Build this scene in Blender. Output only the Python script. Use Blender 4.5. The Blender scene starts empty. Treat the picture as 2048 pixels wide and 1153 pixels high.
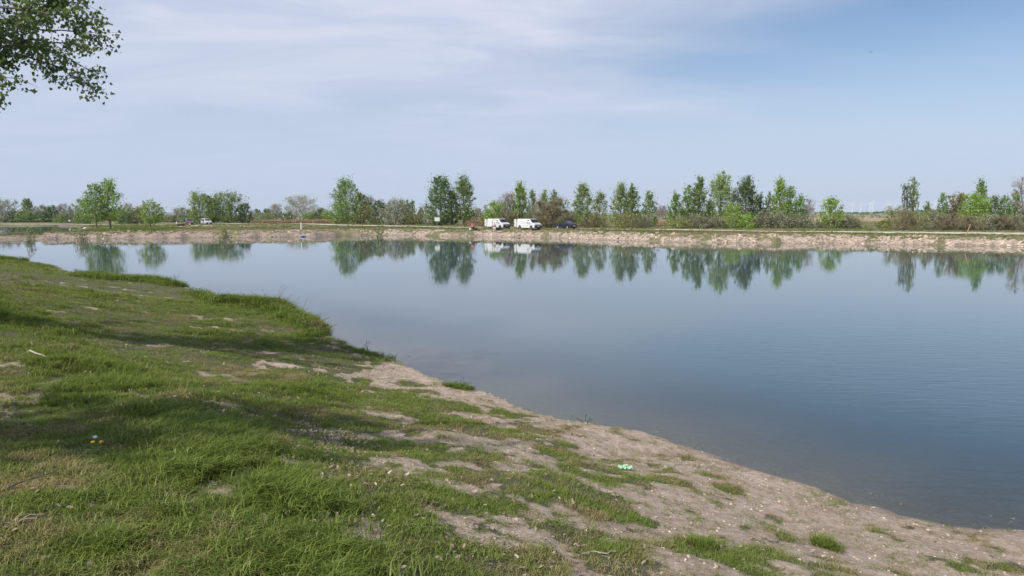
import bpy, math, random
import numpy as np
from mathutils import Vector, Matrix, Euler
R = math.radians
rng = np.random.default_rng(7)
random.seed(7)
SC = bpy.context.scene
COL = SC.collection

# ------------------------------------------------------------------ camera, sky, sun, exposure
H = 4.0                                   # eye height above the water
F = 1484.0; PITCH = math.atan(147.5 / F)
cam = bpy.data.cameras.new('camera'); cam_o = bpy.data.objects.new('camera', cam); COL.objects.link(cam_o)
cam.sensor_width = 36; cam.lens = F / 2048 * 36; cam.clip_end = 30000; cam.clip_start = 0.05
cam_o.location = (0, 0, H); cam_o.rotation_euler = (R(90) - PITCH, 0, 0)
SC.camera = cam_o
SUN_EL = R(43); SUN_DIR = Vector((-0.74, -0.67, 0)).normalized()      # horizontal direction towards the sun
sun = bpy.data.lights.new('sun', 'SUN'); sun.energy = 5.0; sun.angle = R(0.6); sun.color = (1, .94, .86)
sun_o = bpy.data.objects.new('sun', sun); COL.objects.link(sun_o)
to_sun = Vector((SUN_DIR.x * math.cos(SUN_EL), SUN_DIR.y * math.cos(SUN_EL), math.sin(SUN_EL)))
sun_o.rotation_euler = to_sun.to_track_quat('Z', 'Y').to_euler()
SC.view_settings.view_transform = 'Standard'; SC.view_settings.look = 'None'
SC.view_settings.exposure = 0.08; SC.view_settings.gamma = 1
SC.render.engine = 'CYCLES'
SC.render.resolution_x = 1024; SC.render.resolution_y = 576
SC.cycles.transparent_max_bounces = 16
SC.cycles.max_bounces = 6

W = bpy.data.worlds.new('World'); SC.world = W; W.use_nodes = True
nt = W.node_tree; N = nt.nodes; L = nt.links; N.clear()
def nd(t, **kw):
    n = N.new(t)
    for k, v in kw.items(): setattr(n, k, v)
    return n
wo = nd('ShaderNodeOutputWorld'); bg = nd('ShaderNodeBackground'); bg.inputs[1].default_value = 0.103
sky = nd('ShaderNodeTexSky', sky_type='NISHITA'); sky.sun_disc = False
sky.sun_elevation = SUN_EL; sky.sun_rotation = math.atan2(SUN_DIR.x, SUN_DIR.y)
sky.air_density = 1.0; sky.dust_density = 0.3; sky.ozone_density = 4.0; sky.altitude = 100
tc = nd('ShaderNodeTexCoord'); sep = nd('ShaderNodeSeparateXYZ'); L.new(tc.outputs['Generated'], sep.inputs[0])
CLOUD = (5.1, 5.75, 7.3, 1)
# thin high cloud: project the view direction onto a flat layer
zc = nd('ShaderNodeMath', operation='MAXIMUM'); L.new(sep.outputs[2], zc.inputs[0]); zc.inputs[1].default_value = 0.0
za = nd('ShaderNodeMath', operation='ADD'); L.new(zc.outputs[0], za.inputs[0]); za.inputs[1].default_value = 0.16
dx = nd('ShaderNodeMath', operation='DIVIDE'); L.new(sep.outputs[0], dx.inputs[0]); L.new(za.outputs[0], dx.inputs[1])
dy = nd('ShaderNodeMath', operation='DIVIDE'); L.new(sep.outputs[1], dy.inputs[0]); L.new(za.outputs[0], dy.inputs[1])
cb = nd('ShaderNodeCombineXYZ'); L.new(dx.outputs[0], cb.inputs[0]); L.new(dy.outputs[0], cb.inputs[1])
mp = nd('ShaderNodeMapping'); L.new(cb.outputs[0], mp.inputs[0])
mp.inputs['Rotation'].default_value = (0, 0, R(28)); mp.inputs['Scale'].default_value = (0.55, 1.0, 1); mp.inputs['Location'].default_value = (3.1, 1.7, 0)
n1 = nd('ShaderNodeTexNoise'); L.new(mp.outputs[0], n1.inputs['Vector'])
n1.inputs['Scale'].default_value = 0.85; n1.inputs['Detail'].default_value = 8; n1.inputs['Roughness'].default_value = 0.5; n1.inputs['Distortion'].default_value = 0.8
# a broad veil that thins out towards the east (right)
az = nd('ShaderNodeMapRange'); L.new(dx.outputs[0], az.inputs[0])
az.inputs[1].default_value = 0.05; az.inputs[2].default_value = 1.55; az.inputs[3].default_value = 0.24; az.inputs[4].default_value = -0.20
sm = nd('ShaderNodeMath', operation='ADD'); L.new(n1.outputs[0], sm.inputs[0]); L.new(az.outputs[0], sm.inputs[1])
mr = nd('ShaderNodeMapRange', interpolation_type='SMOOTHSTEP'); L.new(sm.outputs[0], mr.inputs[0])
mr.inputs[1].default_value = 0.22; mr.inputs[2].default_value = 0.92; mr.inputs[3].default_value = 0.0; mr.inputs[4].default_value = 0.97
mx = nd('ShaderNodeMix', data_type='RGBA'); L.new(mr.outputs[0], mx.inputs[0]); L.new(sky.outputs[0], mx.inputs[6])
mp3 = nd('ShaderNodeMapping'); L.new(cb.outputs[0], mp3.inputs[0]); mp3.inputs['Rotation'].default_value = (0, 0, R(-24)); mp3.inputs['Scale'].default_value = (0.7, 1.5, 1); mp3.inputs['Location'].default_value = (1.3, .4, 0)
n3 = nd('ShaderNodeTexNoise'); L.new(mp3.outputs[0], n3.inputs['Vector']); n3.inputs['Scale'].default_value = 1.5; n3.inputs['Detail'].default_value = 9; n3.inputs['Roughness'].default_value = 0.58; n3.inputs['Distortion'].default_value = 1.1
w3 = nd('ShaderNodeMapRange', interpolation_type='SMOOTHSTEP'); L.new(n3.outputs[0], w3.inputs[0]); w3.inputs[1].default_value = .30; w3.inputs[2].default_value = .76
cm = nd('ShaderNodeMix', data_type='RGBA'); L.new(w3.outputs[0], cm.inputs[0]); cm.inputs[6].default_value = CLOUD; cm.inputs[7].default_value = (6.5, 6.9, 8.1, 1)
L.new(cm.outputs[2], mx.inputs[7])
w4 = nd('ShaderNodeMath', operation='MULTIPLY_ADD'); L.new(w3.outputs[0], w4.inputs[0]); w4.inputs[1].default_value = .11; L.new(mr.outputs[0], w4.inputs[2]); w4.use_clamp = True
L.new(w4.outputs[0], mx.inputs[0])
# pale haze near the horizon, all round
hz = nd('ShaderNodeMapRange', interpolation_type='SMOOTHSTEP'); L.new(sep.outputs[2], hz.inputs[0])
hz.inputs[1].default_value = 0.02; hz.inputs[2].default_value = 0.24; hz.inputs[3].default_value = 0.92; hz.inputs[4].default_value = 0.0
mx2 = nd('ShaderNodeMix', data_type='RGBA'); L.new(hz.outputs[0], mx2.inputs[0]); L.new(mx.outputs[2], mx2.inputs[6]); mx2.inputs[7].default_value = (5.0, 5.9, 7.5, 1)
L.new(mx2.outputs[2], bg.inputs[0]); L.new(bg.outputs[0], wo.inputs[0])

# ------------------------------------------------------------------ helpers
def tag(o, label=None, cat=None, group=None, kind=None):
    if label: o['label'] = label
    if cat: o['category'] = cat
    if group: o['group'] = group
    if kind: o['kind'] = kind
    return o
def empty(name, loc, rz=0, **kw):
    o = bpy.data.objects.new(name, None); COL.objects.link(o); o.empty_display_size = .3
    o.location = loc; o.rotation_euler = (0, 0, rz); return tag(o, **kw)
def mesh_np(name, V, Fc, mats=(), parent=None, smooth=False, link=True, uv=None):
    """V (n,3), Fc (m,k) constant polygon size, or list of such arrays"""
    me = bpy.data.meshes.new(name)
    V = np.asarray(V, dtype=np.float32)
    if not isinstance(Fc, list): Fc = [Fc]
    Fc = [np.asarray(f, dtype=np.int32) for f in Fc if len(f)]
    me.vertices.add(len(V)); me.vertices.foreach_set('co', V.ravel())
    idx = np.concatenate([f.ravel() for f in Fc]); tot = np.concatenate([np.full(len(f), f.shape[1], np.int32) for f in Fc])
    st = np.concatenate([[0], np.cumsum(tot)[:-1]]).astype(np.int32)
    me.loops.add(len(idx)); me.loops.foreach_set('vertex_index', idx)
    me.polygons.add(len(tot)); me.polygons.foreach_set('loop_start', st); me.polygons.foreach_set('loop_total', tot)
    if smooth: me.polygons.foreach_set('use_smooth', np.ones(len(tot), bool))
    me.update(calc_edges=True); me.validate()
    for m in mats: me.materials.append(m)
    o = bpy.data.objects.new(name, me)
    if link: COL.objects.link(o)
    if parent: o.parent = parent
    return o
class MB:
    def __init__(s): s.v = []; s.f = []
    def add(s, vs, fs):
        b = len(s.v); s.v += [tuple(v) for v in vs]; s.f += [tuple(i + b for i in f) for f in fs]; return s
    def box(s, c, d, rz=0, ry=0, rx=0):
        M = Euler((rx, ry, rz)).to_matrix(); c = Vector(c); a, b, h = d[0] / 2, d[1] / 2, d[2] / 2
        vs = [c + M @ Vector(p) for p in ((-a, -b, -h), (a, -b, -h), (a, b, -h), (-a, b, -h), (-a, -b, h), (a, -b, h), (a, b, h), (-a, b, h))]
        return s.add(vs, [(0, 3, 2, 1), (4, 5, 6, 7), (0, 1, 5, 4), (1, 2, 6, 5), (2, 3, 7, 6), (3, 0, 4, 7)])
    def tube(s, pts, rad, n=6):
        pts = [Vector(p) for p in pts]
        if not hasattr(rad, '__len__'): rad = [rad] * len(pts)
        b = len(s.v); rings = []
        for i, p in enumerate(pts):
            t = (pts[min(i + 1, len(pts) - 1)] - pts[max(i - 1, 0)]).normalized()
            u = t.cross(Vector((0.13, 0.97, 0.2))).normalized(); w = t.cross(u)
            rings.append([p + (u * math.cos(2 * math.pi * k / n) + w * math.sin(2 * math.pi * k / n)) * rad[i] for k in range(n)])
        vs = [v for r in rings for v in r]; fs = []
        for i in range(len(pts) - 1):
            for k in range(n):
                fs.append((i * n + k, i * n + (k + 1) % n, (i + 1) * n + (k + 1) % n, (i + 1) * n + k))
        fs.append(tuple(range(n))[::-1]); fs.append(tuple((len(pts) - 1) * n + k for k in range(n)))
        return s.add(vs, fs)
    def cyl(s, c, r, w, axis='y', n=20, r2=None):
        c = Vector(c); r2 = r if r2 is None else r2; vs = []
        for sgn, rr in ((-1, r), (1, r2)):
            for k in range(n):
                a = 2 * math.pi * k / n; x, y = math.cos(a) * rr, math.sin(a) * rr
                vs.append(c + (Vector((x, sgn * w / 2, y)) if axis == 'y' else Vector((x, y, sgn * w / 2)) if axis == 'z' else Vector((sgn * w / 2, x, y))))
        return s.add(vs, [(k, (k + 1) % n, n + (k + 1) % n, n + k) for k in range(n)] + [tuple(range(n))[::-1], tuple(range(n, 2 * n))])
    def ball(s, c, r, nu=10, nv=7):
        c = Vector(c); r = Vector(r) if hasattr(r, '__len__') else Vector((r, r, r)); vs = []; fs = []
        for j in range(nv + 1):
            ph = math.pi * j / nv
            for i in range(nu):
                a = 2 * math.pi * i / nu
                vs.append(c + Vector((r.x * math.sin(ph) * math.cos(a), r.y * math.sin(ph) * math.sin(a), r.z * math.cos(ph))))
        for j in range(nv):
            for i in range(nu): fs.append((j * nu + i, (j + 1) * nu + i, (j + 1) * nu + (i + 1) % nu, j * nu + (i + 1) % nu))
        return s.add(vs, fs)
    def build(s, name, mat, parent=None, bevel=0, smooth=False, segs=2):
        me = bpy.data.meshes.new(name); me.from_pydata(s.v, [], s.f); me.validate()
        me.materials.append(mat)
        import bmesh
        bm = bmesh.new(); bm.from_mesh(me); bmesh.ops.recalc_face_normals(bm, faces=bm.faces); bm.to_mesh(me); bm.free()
        if smooth: me.polygons.foreach_set('use_smooth', [True] * len(me.polygons))
        o = bpy.data.objects.new(name, me); COL.objects.link(o)
        if parent: o.parent = parent
        if bevel:
            m = o.modifiers.new('bevel', 'BEVEL'); m.width = bevel; m.segments = segs; m.limit_method = 'ANGLE'; m.angle_limit = R(25)
        return o

# value noise
_P = np.random.default_rng(3).random((512, 512)).astype(np.float32)
def vnoise(x, y):
    xi = np.floor(x).astype(int); yi = np.floor(y).astype(int); fx = x - xi; fy = y - yi
    fx = fx * fx * (3 - 2 * fx); fy = fy * fy * (3 - 2 * fy)
    g = lambda a, b: _P[(a) & 511, (b) & 511]
    return (g(xi, yi) * (1 - fx) + g(xi + 1, yi) * fx) * (1 - fy) + (g(xi, yi + 1) * (1 - fx) + g(xi + 1, yi + 1) * fx) * fy
def fbm(x, y, s, o=4):
    t = 0; a = 1; n = 0
    for i in range(o):
        t = t + a * vnoise(x * s + 17.3 * i + 100, y * s + 5.1 * i + 100); n += a; a *= .5; s *= 2.03
    return t / n
def sstep(a, b, x):
    t = np.clip((x - a) / (b - a), 0, 1); return t * t * (3 - 2 * t)

def ray(px, py):
    up = -(py - 576.5) / F; s, c = math.sin(PITCH), math.cos(PITCH)
    v = np.array([(px - 1024) / F, c + s * up, -s + c * up]); return v
def P(px, py, z=0.0):
    v = ray(px, py); t = (z - H) / v[2]; return np.array([v[0] * t, v[1] * t, z])
def PD(px, py, d):
    """point on the ray at forward distance d (metres along y)"""
    v = ray(px, py); t = d / v[1]; return Vector((v[0] * t, v[1] * t, H + v[2] * t))

# ------------------------------------------------------------------ terrain
LAND = 1.2
near_px = [(2300, 1110, .04), (2048, 1068, .05), (1900, 1052, .06), (1800, 1030, .08), (1700, 1003, .08), (1600, 966, .1), (1500, 938, .12), (1400, 905, .15),
           (1340, 884, .2), (1260, 857, .24), (1180, 842, .3), (1085, 828, .36), (1000, 795, .42), (940, 776, .46), (850, 746, .5), (780, 717, .55),
           (700, 690, .6), (645, 662, .62), (590, 628, .66), (545, 606, .7), (440, 600, .7), (405, 590, .7), (365, 572, .72), (310, 558, .74), (220, 553, .76), (150, 545, .78),
           (110, 534, .8), (60, 524, .82), (0, 518, .85)]
far_px = [(-100, 479, .5), (0, 479, .5), (55, 479, .5), (85, 479, .6), (120, 478, 1.0), (200, 478, 1.15), (320, 477.2, 1.2), (400, 476, 1.2), (470, 475.6, 1.2), (560, 474.4, 1.2), (620, 474, 1.2),
          (680, 472.5, 1.2), (740, 471, 1.2), (800, 470.8, 1.2), (860, 472.2, 1.2), (930, 473.2, 1.2), (1000, 473.5, 1.2), (1080, 475, 1.2), (1140, 477, 1.2), (1200, 480, 1.2), (1270, 481.5, 1.2),
          (1340, 483.8, 1.2), (1420, 484.5, 1.2), (1500, 485.5, 1.2), (1570, 486.5, 1.2), (1640, 487, 1.2), (1728, 488.5, 1.2), (1820, 490, 1.2), (1920, 492, 1.2), (2048, 494.5, 1.2), (2250, 498, 1.2)]
lake = []   # x, y, bank height, near flag, steepness
for px, py, z in near_px[::-1][::-1]:
    p = P(px, py, z); lake.append((p[0], p[1], z, 1))
lake += [(-52, 66, .9, 1), (-75, 84, .9, 1), (-105, 106, .8, 1), (-112, 118, .5, 0)]
for px, py, z in far_px:
    p = P(px, py, 0); lake.append((p[0], p[1], z, 0))
lake += [(110, 78, 1.2, 0), (135, 40, 1.2, 0), (110, -30, 1.2, 0), (60, -32, 1.0, 1), (24, -8, .3, 1), (12, 4.2, .05, 1)]
lake = np.array(lake)
def bearing(px, d): return ((px - 1024) / F * d, d)
pond = [(*bearing(p, d), 1.15, 0) for p, d in ((100, 133), (60, 131), (0, 131), (-100, 131), (-300, 132), (-500, 150), (-500, 248), (-100, 249), (0, 249), (60, 250), (110, 250), (160, 246), (172, 228), (166, 200), (150, 165), (128, 143))]
pond = np.array(pond)
pond[0:5, 2] = .5
def sdist(poly, X, Y):
    """signed distance (positive on land) and the bank height / near flag at the nearest point"""
    best = np.full(X.shape, 1e12); hz = np.zeros(X.shape); nf = np.zeros(X.shape); ins = np.zeros(X.shape, bool)
    n = len(poly)
    for i in range(n):
        ax, ay, ah, an = poly[i]; bx, by, bh, bn = poly[(i + 1) % n]
        ex, ey = bx - ax, by - ay; t = np.clip(((X - ax) * ex + (Y - ay) * ey) / (ex * ex + ey * ey), 0, 1)
        d = (X - ax - t * ex) ** 2 + (Y - ay - t * ey) ** 2
        m = d < best; best = np.where(m, d, best); hz = np.where(m, ah + t * (bh - ah), hz); nf = np.where(m, an + t * (bn - an), nf)
        c = ((ay > Y) != (by > Y)) & (X < (bx - ax) * (Y - ay) / (by - ay + 1e-12) + ax); ins ^= c
    d = np.sqrt(best); return np.where(ins, -d, d), hz, nf
def path_dist(pts, X, Y):
    best = np.full(X.shape, 1e12)
    for (ax, ay), (bx, by) in zip(pts[:-1], pts[1:]):
        ex, ey = bx - ax, by - ay; t = np.clip(((X - ax) * ex + (Y - ay) * ey) / (ex * ex + ey * ey), 0, 1)
        best = np.minimum(best, (X - ax - t * ex) ** 2 + (Y - ay - t * ey) ** 2)
    return np.sqrt(best)
lush_line = [tuple(P(x, y, z)[:2]) for x, y, z in ((-250, 560, 1.5), (0, 660, 1.5), (120, 715, 1.5), (250, 800, 1.6), (350, 880, 1.7), (500, 985, 1.75), (640, 1090, 1.8), (760, 1200, 1.8))]
_n = np.array([(p[0], p[2]) for p in lake if p[3] == 1 and p[1] > 0]); _n = _n[np.argsort(_n[:, 0])]; NSX, NSZ = _n[:, 0], _n[:, 1]
tuss = [tuple(P(x, y, .75)[:2]) for x, y in ((160, 556), (290, 562), (365, 578), (470, 612), (560, 622), (640, 668))]
def terrain(X, Y, full=False):
    X = np.asarray(X, float); Y = np.asarray(Y, float)
    wob = (fbm(X, Y, .8, 3) - .5) * .5 * sstep(3, 12, np.hypot(X, Y)) + ((fbm(X + 50, Y, .10, 3) - .5) * 4.2 + (fbm(X + 50, Y, .5, 2) - .5) * 1.6) * sstep(60, 80, Y)
    sd, bh, nf = sdist(lake, X, Y); sd = sd + wob
    sd2, bh2, _ = sdist(pond, X, Y); sd2 = sd2 + wob
    # near shore
    bh = np.where(nf > .5, np.interp(X, NSX, NSZ), bh)
    steep = .28 + 1.6 * sstep(.12, .6, bh)
    s = np.maximum(sd, 0)
    inland = bh + (2.42 - bh) * sstep(-1.5, 12.5, s) - (2.42 - bh) * float(sstep(-1.5, 12.5, np.array(0.)))
    zn = np.where(sd > 0, inland, np.maximum(bh + sd * steep, 0) + np.minimum(0, (sd + bh / steep)) * .16)
    ll = path_dist(lush_line, X, Y)
    zn = zn + np.where(sd > 0, .10 * np.exp(-(ll / .9) ** 2) * sstep(0, 2, sd), 0)
    zn = zn + (fbm(X, Y, .7, 4) - .5) * .16 * sstep(-.3, 1.5, sd) + (fbm(X, Y, 5., 3) - .5) * .045 * sstep(-2.5, .1, sd)
    # far shore: a stony face about a metre high
    prof = lambda q, b: np.where(q > 0, b * (.55 * sstep(0, 1.2, q) + .45 * sstep(.8, 6.0, q)), q * .25)
    zf = prof(sd, bh) + (fbm(X, Y, .9, 3) - .5) * .5 * sstep(-.5, .8, sd) * sstep(8, 3, sd) + (fbm(X, Y, 2.2, 2) - .5) * .38 * sstep(-.6, .6, sd) * sstep(6, 3, sd)
    zf = zf + (fbm(X, Y, .05, 3) - .5) * .35 * sstep(8, 20, sd) * sstep(400, 200, Y)
    z1 = zn * nf + zf * (1 - nf)
    z2 = np.where(sd2 > 4, bh2 + (sd2 - 4) * 1.0, prof(sd2, bh2) + (fbm(X, Y, .9, 3) - .5) * .3 * sstep(-.5, .5, sd2))
    z2 = np.where((sd2 <= 6), z2, 1e3)
    z = np.minimum(z1, z2)
    z = np.maximum(z, -3.0)
    if full: return z, np.minimum(sd, sd2), nf, ll, bh, sd, sd2
    return z
def ground_at(x, y): return float(terrain(np.array([x]), np.array([y]))[0])
def hit(px, py, dmin=2.0, dmax=600):
    """where the ray through a photo pixel meets the terrain"""
    v = ray(px, py); t = np.geomspace(dmin, dmax, 2500); X = v[0] * t; Y = v[1] * t; Z = H + v[2] * t
    T = terrain(X, Y); k = np.argmax(Z < T)
    if not (Z < T).any(): k = len(t) - 1
    return Vector((X[k], Y[k], float(T[k])))

rings = [0.0] + list(np.geomspace(0.6, 84, 330)) + list(np.arange(84.5, 152, .55)) + list(np.geomspace(153, 262, 60)) + list(np.geomspace(270, 9500, 44))
rings = np.array(sorted(rings))
angs = np.concatenate([np.linspace(-43, 43, 640), np.linspace(43, 317, 70)[1:-1]])
A, RR = np.meshgrid(np.radians(angs), rings[1:])
GX = np.sin(A) * RR; GY = np.cos(A) * RR
Z, SD, NF, LL, BH, SDa, SDb = terrain(GX, GY, True)
nr, na = GX.shape
dirtw = np.interp(GX, [-40, -7, -4, -1, 1, 4, 9], [.2, .3, 1.0, 1.9, 2.9, 4.0, 4.6])
def dirt_mask(X, Y, sd):
    w = np.interp(X, [-40, -9, -5, -1, 1, 4, 9], [.1, .25, .9, 2.0, 3.0, 3.7, 4.0])
    n = fbm(X + 31, Y, 1.1, 4); n2 = fbm(X, Y + 77, .45, 3)
    base = 1 - sstep(.35, 1.4, sd / w)
    d = base * 1.0 + (n - .5) * 3.3 + (n2 - .5) * 1.3 + (fbm(X, Y, 4.5, 2) - .5) * 2.2 + .12 + .14 * sstep(-3, 1, X) * sstep(14, 7, Y)
    d = np.where(np.exp(-(path_dist(lush_line, X, Y) / .8) ** 2) > .3, d - .5, d)
    d = d + .35 * np.exp(-np.maximum(sd, 0) / .9) * sstep(-4, 0, X) - .9 * np.exp(-(path_dist(tuss, X, Y) / .9) ** 2) * sstep(16, 18, Y)
    d = d - .55 * sstep(-2.5, -7, X)
    d = np.maximum(d, sstep(.51, .68, fbm(X + 60, Y + 8, 1.9, 5)) * .85 * sstep(13, 8, Y))
    return sstep(.02, 1.15, d)
DM = np.where(NF > .5, dirt_mask(GX, GY, np.maximum(SD, 0)), 0)
DM = np.where((NF > .5) & (SD < 0.05), 1, DM)
bank = np.where(NF < .5, sstep(3.8, 1.6, SD + (fbm(GX, GY, .22, 4) - .5) * 12 + (fbm(GX + 9, GY, 1.4, 3) - .5) * 7), 0)
DM = np.maximum(DM, bank)

V = np.concatenate([[[0, 0, ground_at(0, 0.01)]], np.stack([GX.ravel(), GY.ravel(), Z.ravel()], 1)])
ii, jj = np.meshgrid(np.arange(nr - 1), np.arange(na), indexing='ij')
j2 = (jj + 1) % na
Q = np.stack([1 + ii * na + jj, 1 + ii * na + j2, 1 + (ii + 1) * na + j2, 1 + (ii + 1) * na + jj], -1).reshape(-1, 4)
T0 = np.stack([np.zeros(na, int), 1 + (np.arange(na) + 1) % na, 1 + np.arange(na)], 1)

# ---- materials
def mat(name, col, rough=.8, **kw):
    m = bpy.data.materials.new(name); m.use_nodes = True; b = m.node_tree.nodes['Principled BSDF']
    b.inputs['Base Color'].default_value = (*col, 1); b.inputs['Roughness'].default_value = rough
    for k, v in kw.items(): b.inputs[k].default_value = v
    return m
class NB:
    """small node-building helper"""
    def __init__(s, m): s.t = m.node_tree; s.b = s.t.nodes.get('Principled BSDF')
    def n(s, ty, ins={}, **kw):
        q = s.t.nodes.new(ty)
        for k, v in kw.items(): setattr(q, k, v)
        for k, v in ins.items():
            if hasattr(v, 'is_linked') or isinstance(v, bpy.types.NodeSocket): s.t.links.new(v, q.inputs[k])
            else: q.inputs[k].default_value = v
        return q
    def link(s, a, b): s.t.links.new(a, b)
    def mix(s, f, a, b, mode='MIX'):
        q = s.t.nodes.new('ShaderNodeMix'); q.data_type = 'RGBA'; q.blend_type = mode
        for k, v in ((0, f), (6, a), (7, b)):
            if isinstance(v, bpy.types.NodeSocket): s.t.links.new(v, q.inputs[k])
            else: q.inputs[k].default_value = v if k == 0 else (*v, 1)
        return q.outputs[2]
    def noise(s, scale, det=4, rough=.55, vec=None, dist=0):
        q = s.n('ShaderNodeTexNoise', {'Scale': scale, 'Detail': det, 'Roughness': rough, 'Distortion': dist})
        if vec is not None: s.link(vec, q.inputs['Vector'])
        return q.outputs[0]
    def rng(s, v, a, b, c=0., d=1.):
        q = s.n('ShaderNodeMapRange', {1: a, 2: b, 3: c, 4: d}); s.link(v, q.inputs[0]); return q.outputs[0]
    def geo(s): return s.n('ShaderNodeNewGeometry')

mg = mat('ground_soil_and_turf', (.1, .1, .05), .95); nb = NB(mg); g = nb.geo(); pos = g.outputs['Position']
dirt = nb.n('ShaderNodeAttribute', attribute_name='dirt').outputs['Fac']
wet = nb.n('ShaderNodeAttribute', attribute_name='wet').outputs['Fac']
farm = nb.n('ShaderNodeAttribute', attribute_name='far').outputs['Fac']
fine = nb.noise(38, 5, .7, pos); mid = nb.noise(2.3, 5, .6, pos); big = nb.noise(.16, 4, .55, pos); vor = nb.n('ShaderNodeTexVoronoi', {'Scale': 26.}); nb.link(pos, vor.inputs['Vector'])
soil = nb.mix(nb.rng(mid, .35, .65), (.46, .335, .265), (.64, .505, .415))
soil = nb.mix(nb.rng(nb.noise(9, 6, .7, pos), .42, .62, 0, .7), soil, (.24, .20, .125))
soil = nb.mix(nb.rng(fine, .4, .68), nb.mix(.45, soil, (.16, .12, .09)), soil)
soil = nb.mix(nb.rng(vor.outputs['Distance'], .0, .30, .30, 0.), soil, (.55, .48, .40))
turf = nb.mix(nb.rng(mid, .35, .68), (.085, .095, .034), (.17, .155, .075))
turf = nb.mix(nb.rng(fine, .35, .7), (.055, .050, .024), turf)
fturf = nb.mix(nb.rng(mid, .3, .7), (.085, .10, .035), (.16, .15, .062))
fturf = nb.mix(nb.rng(big, .42, .6), fturf, (.19, .16, .085))
fsoil = nb.mix(nb.rng(nb.noise(1.1, 5, .65, pos), .38, .62), (.50, .40, .315), (.30, .235, .18))
fsoil = nb.mix(nb.rng(nb.noise(3.2, 3, .65, pos), .36, .52), (.12, .095, .07), fsoil)
sx = nb.n('ShaderNodeSeparateXYZ'); nb.link(pos, sx.inputs[0]); fsoil = nb.mix(nb.rng(sx.outputs[0], -45, 0, .5, 0.), fsoil, (.19, .145, .12)); fsoil = nb.mix(nb.rng(sx.outputs[0], -93, -76, .7, 0.), fsoil, (.10, .08, .06))
gr = nb.mix(farm, turf, fturf); so = nb.mix(farm, soil, fsoil)
edge = nb.n('ShaderNodeMath', {0: dirt}, operation='ADD'); nb.link(nb.rng(nb.noise(7, 6, .75, pos), .3, .7, -.42, .42), edge.inputs[1])
colr = nb.mix(nb.rng(edge.outputs[0], .38, .62), gr, so)
colr = nb.mix(wet, colr, nb.mix(.62, colr, (.115, .095, .07)))
nb.link(colr, nb.b.inputs['Base Color'])
bh_ = nb.n('ShaderNodeBump', {'Strength': .9, 'Distance': .05}); nb.link(nb.noise(14, 8, .75, pos), bh_.inputs['Height']); nb.link(bh_.outputs[0], nb.b.inputs['Normal'])
ground = mesh_np('ground', V, [Q, T0], [mg], smooth=True)
tag(ground, kind='structure')
def set_attr(o, name, arr, typ='FLOAT', dom='POINT'):
    a = o.data.attributes.new(name, typ, dom); a.data.foreach_set('value' if typ in ('FLOAT', 'INT') else 'vector', np.asarray(arr).ravel())
c0 = lambda a: np.concatenate([[0], a.ravel()]).astype(np.float32)
set_attr(ground, 'dirt', c0(DM))
set_attr(ground, 'wet', c0(np.where(SD < 4, sstep(.15, .01, Z + (fbm(GX, GY, 1.3, 3) - .5) * .12), 0)))
set_attr(ground, 'far', c0(1 - NF))

# ---- water
mw = bpy.data.materials.new('lake_water'); mw.use_nodes = True; nb = NB(mw); t = mw.node_tree
t.nodes.remove(nb.b)
out = t.nodes['Material Output']; pos = nb.geo().outputs['Position']
mp1 = nb.n('ShaderNodeMapping', {'Rotation': (0, 0, R(12)), 'Scale': (.55, 1.5, 1)}); nb.link(pos, mp1.inputs[0])
h1 = nb.noise(1.1, 4, .55, mp1.outputs[0], .4)
mp2 = nb.n('ShaderNodeMapping', {'Rotation': (0, 0, R(-20)), 'Scale': (.8, 2.2, 1)}); nb.link(pos, mp2.inputs[0])
h2 = nb.noise(5.5, 3, .5, mp2.outputs[0], .2)
patch = nb.rng(nb.noise(.045, 3, .5, pos), .35, .65, .15, 2.2)
b1 = nb.n('ShaderNodeBump', {'Strength': 1.0, 'Distance': .0011}); nb.link(h1, b1.inputs['Height'])
hm = nb.n('ShaderNodeMath', {0: h2, 1: patch}, operation='MULTIPLY')
b2 = nb.n('ShaderNodeBump', {'Strength': 1.0, 'Distance': .00028}); nb.link(hm.outputs[0], b2.inputs['Height']); nb.link(b1.outputs[0], b2.inputs['Normal'])
# a patch of wind ripples off the near right shore
wp = nb.n('ShaderNodeVectorMath', {1: (15., 19., 0.)}, operation='DISTANCE'); nb.link(pos, wp.inputs[0])
wm = nb.rng(wp.outputs['Value'], 6., 17., 1., 0.)
mp4 = nb.n('ShaderNodeMapping', {'Rotation': (0, 0, R(28)), 'Scale': (.35, 1.6, 1)}); nb.link(pos, mp4.inputs[0])
h4 = nb.n('ShaderNodeMath', {0: nb.noise(3.2, 3, .5, mp4.outputs[0], .6), 1: wm}, operation='MULTIPLY')
b3 = nb.n('ShaderNodeBump', {'Strength': 1.0, 'Distance': .007}); nb.link(h4.outputs[0], b3.inputs['Height']); nb.link(b2.outputs[0], b3.inputs['Normal']); b2 = b3
fr = nb.n('ShaderNodeFresnel', {'IOR': 1.333}); nb.link(b2.outputs[0], fr.inputs['Normal'])
gl = nb.n('ShaderNodeBsdfGlossy', {'Color': (1, 1, 1, 1), 'Roughness': .006}); nb.link(b2.outputs[0], gl.inputs['Normal'])
df = nb.n('ShaderNodeBsdfDiffuse', {'Color': (.054, .087, .100, 1)})
tr = nb.n('ShaderNodeBsdfTransparent', {'Color': (.80, .86, .80, 1)})
dep = nb.n('ShaderNodeAttribute', attribute_name='depth').outputs['Fac']
turb = nb.rng(dep, 0, 1.15, .03, 1.); 
pw = nb.n('ShaderNodeMath', {0: turb, 1: .75}, operation='POWER')
ms = nb.n('ShaderNodeMixShader'); nb.link(pw.outputs[0], ms.inputs[0]); nb.link(tr.outputs[0], ms.inputs[1]); nb.link(df.outputs[0], ms.inputs[2])
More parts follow.
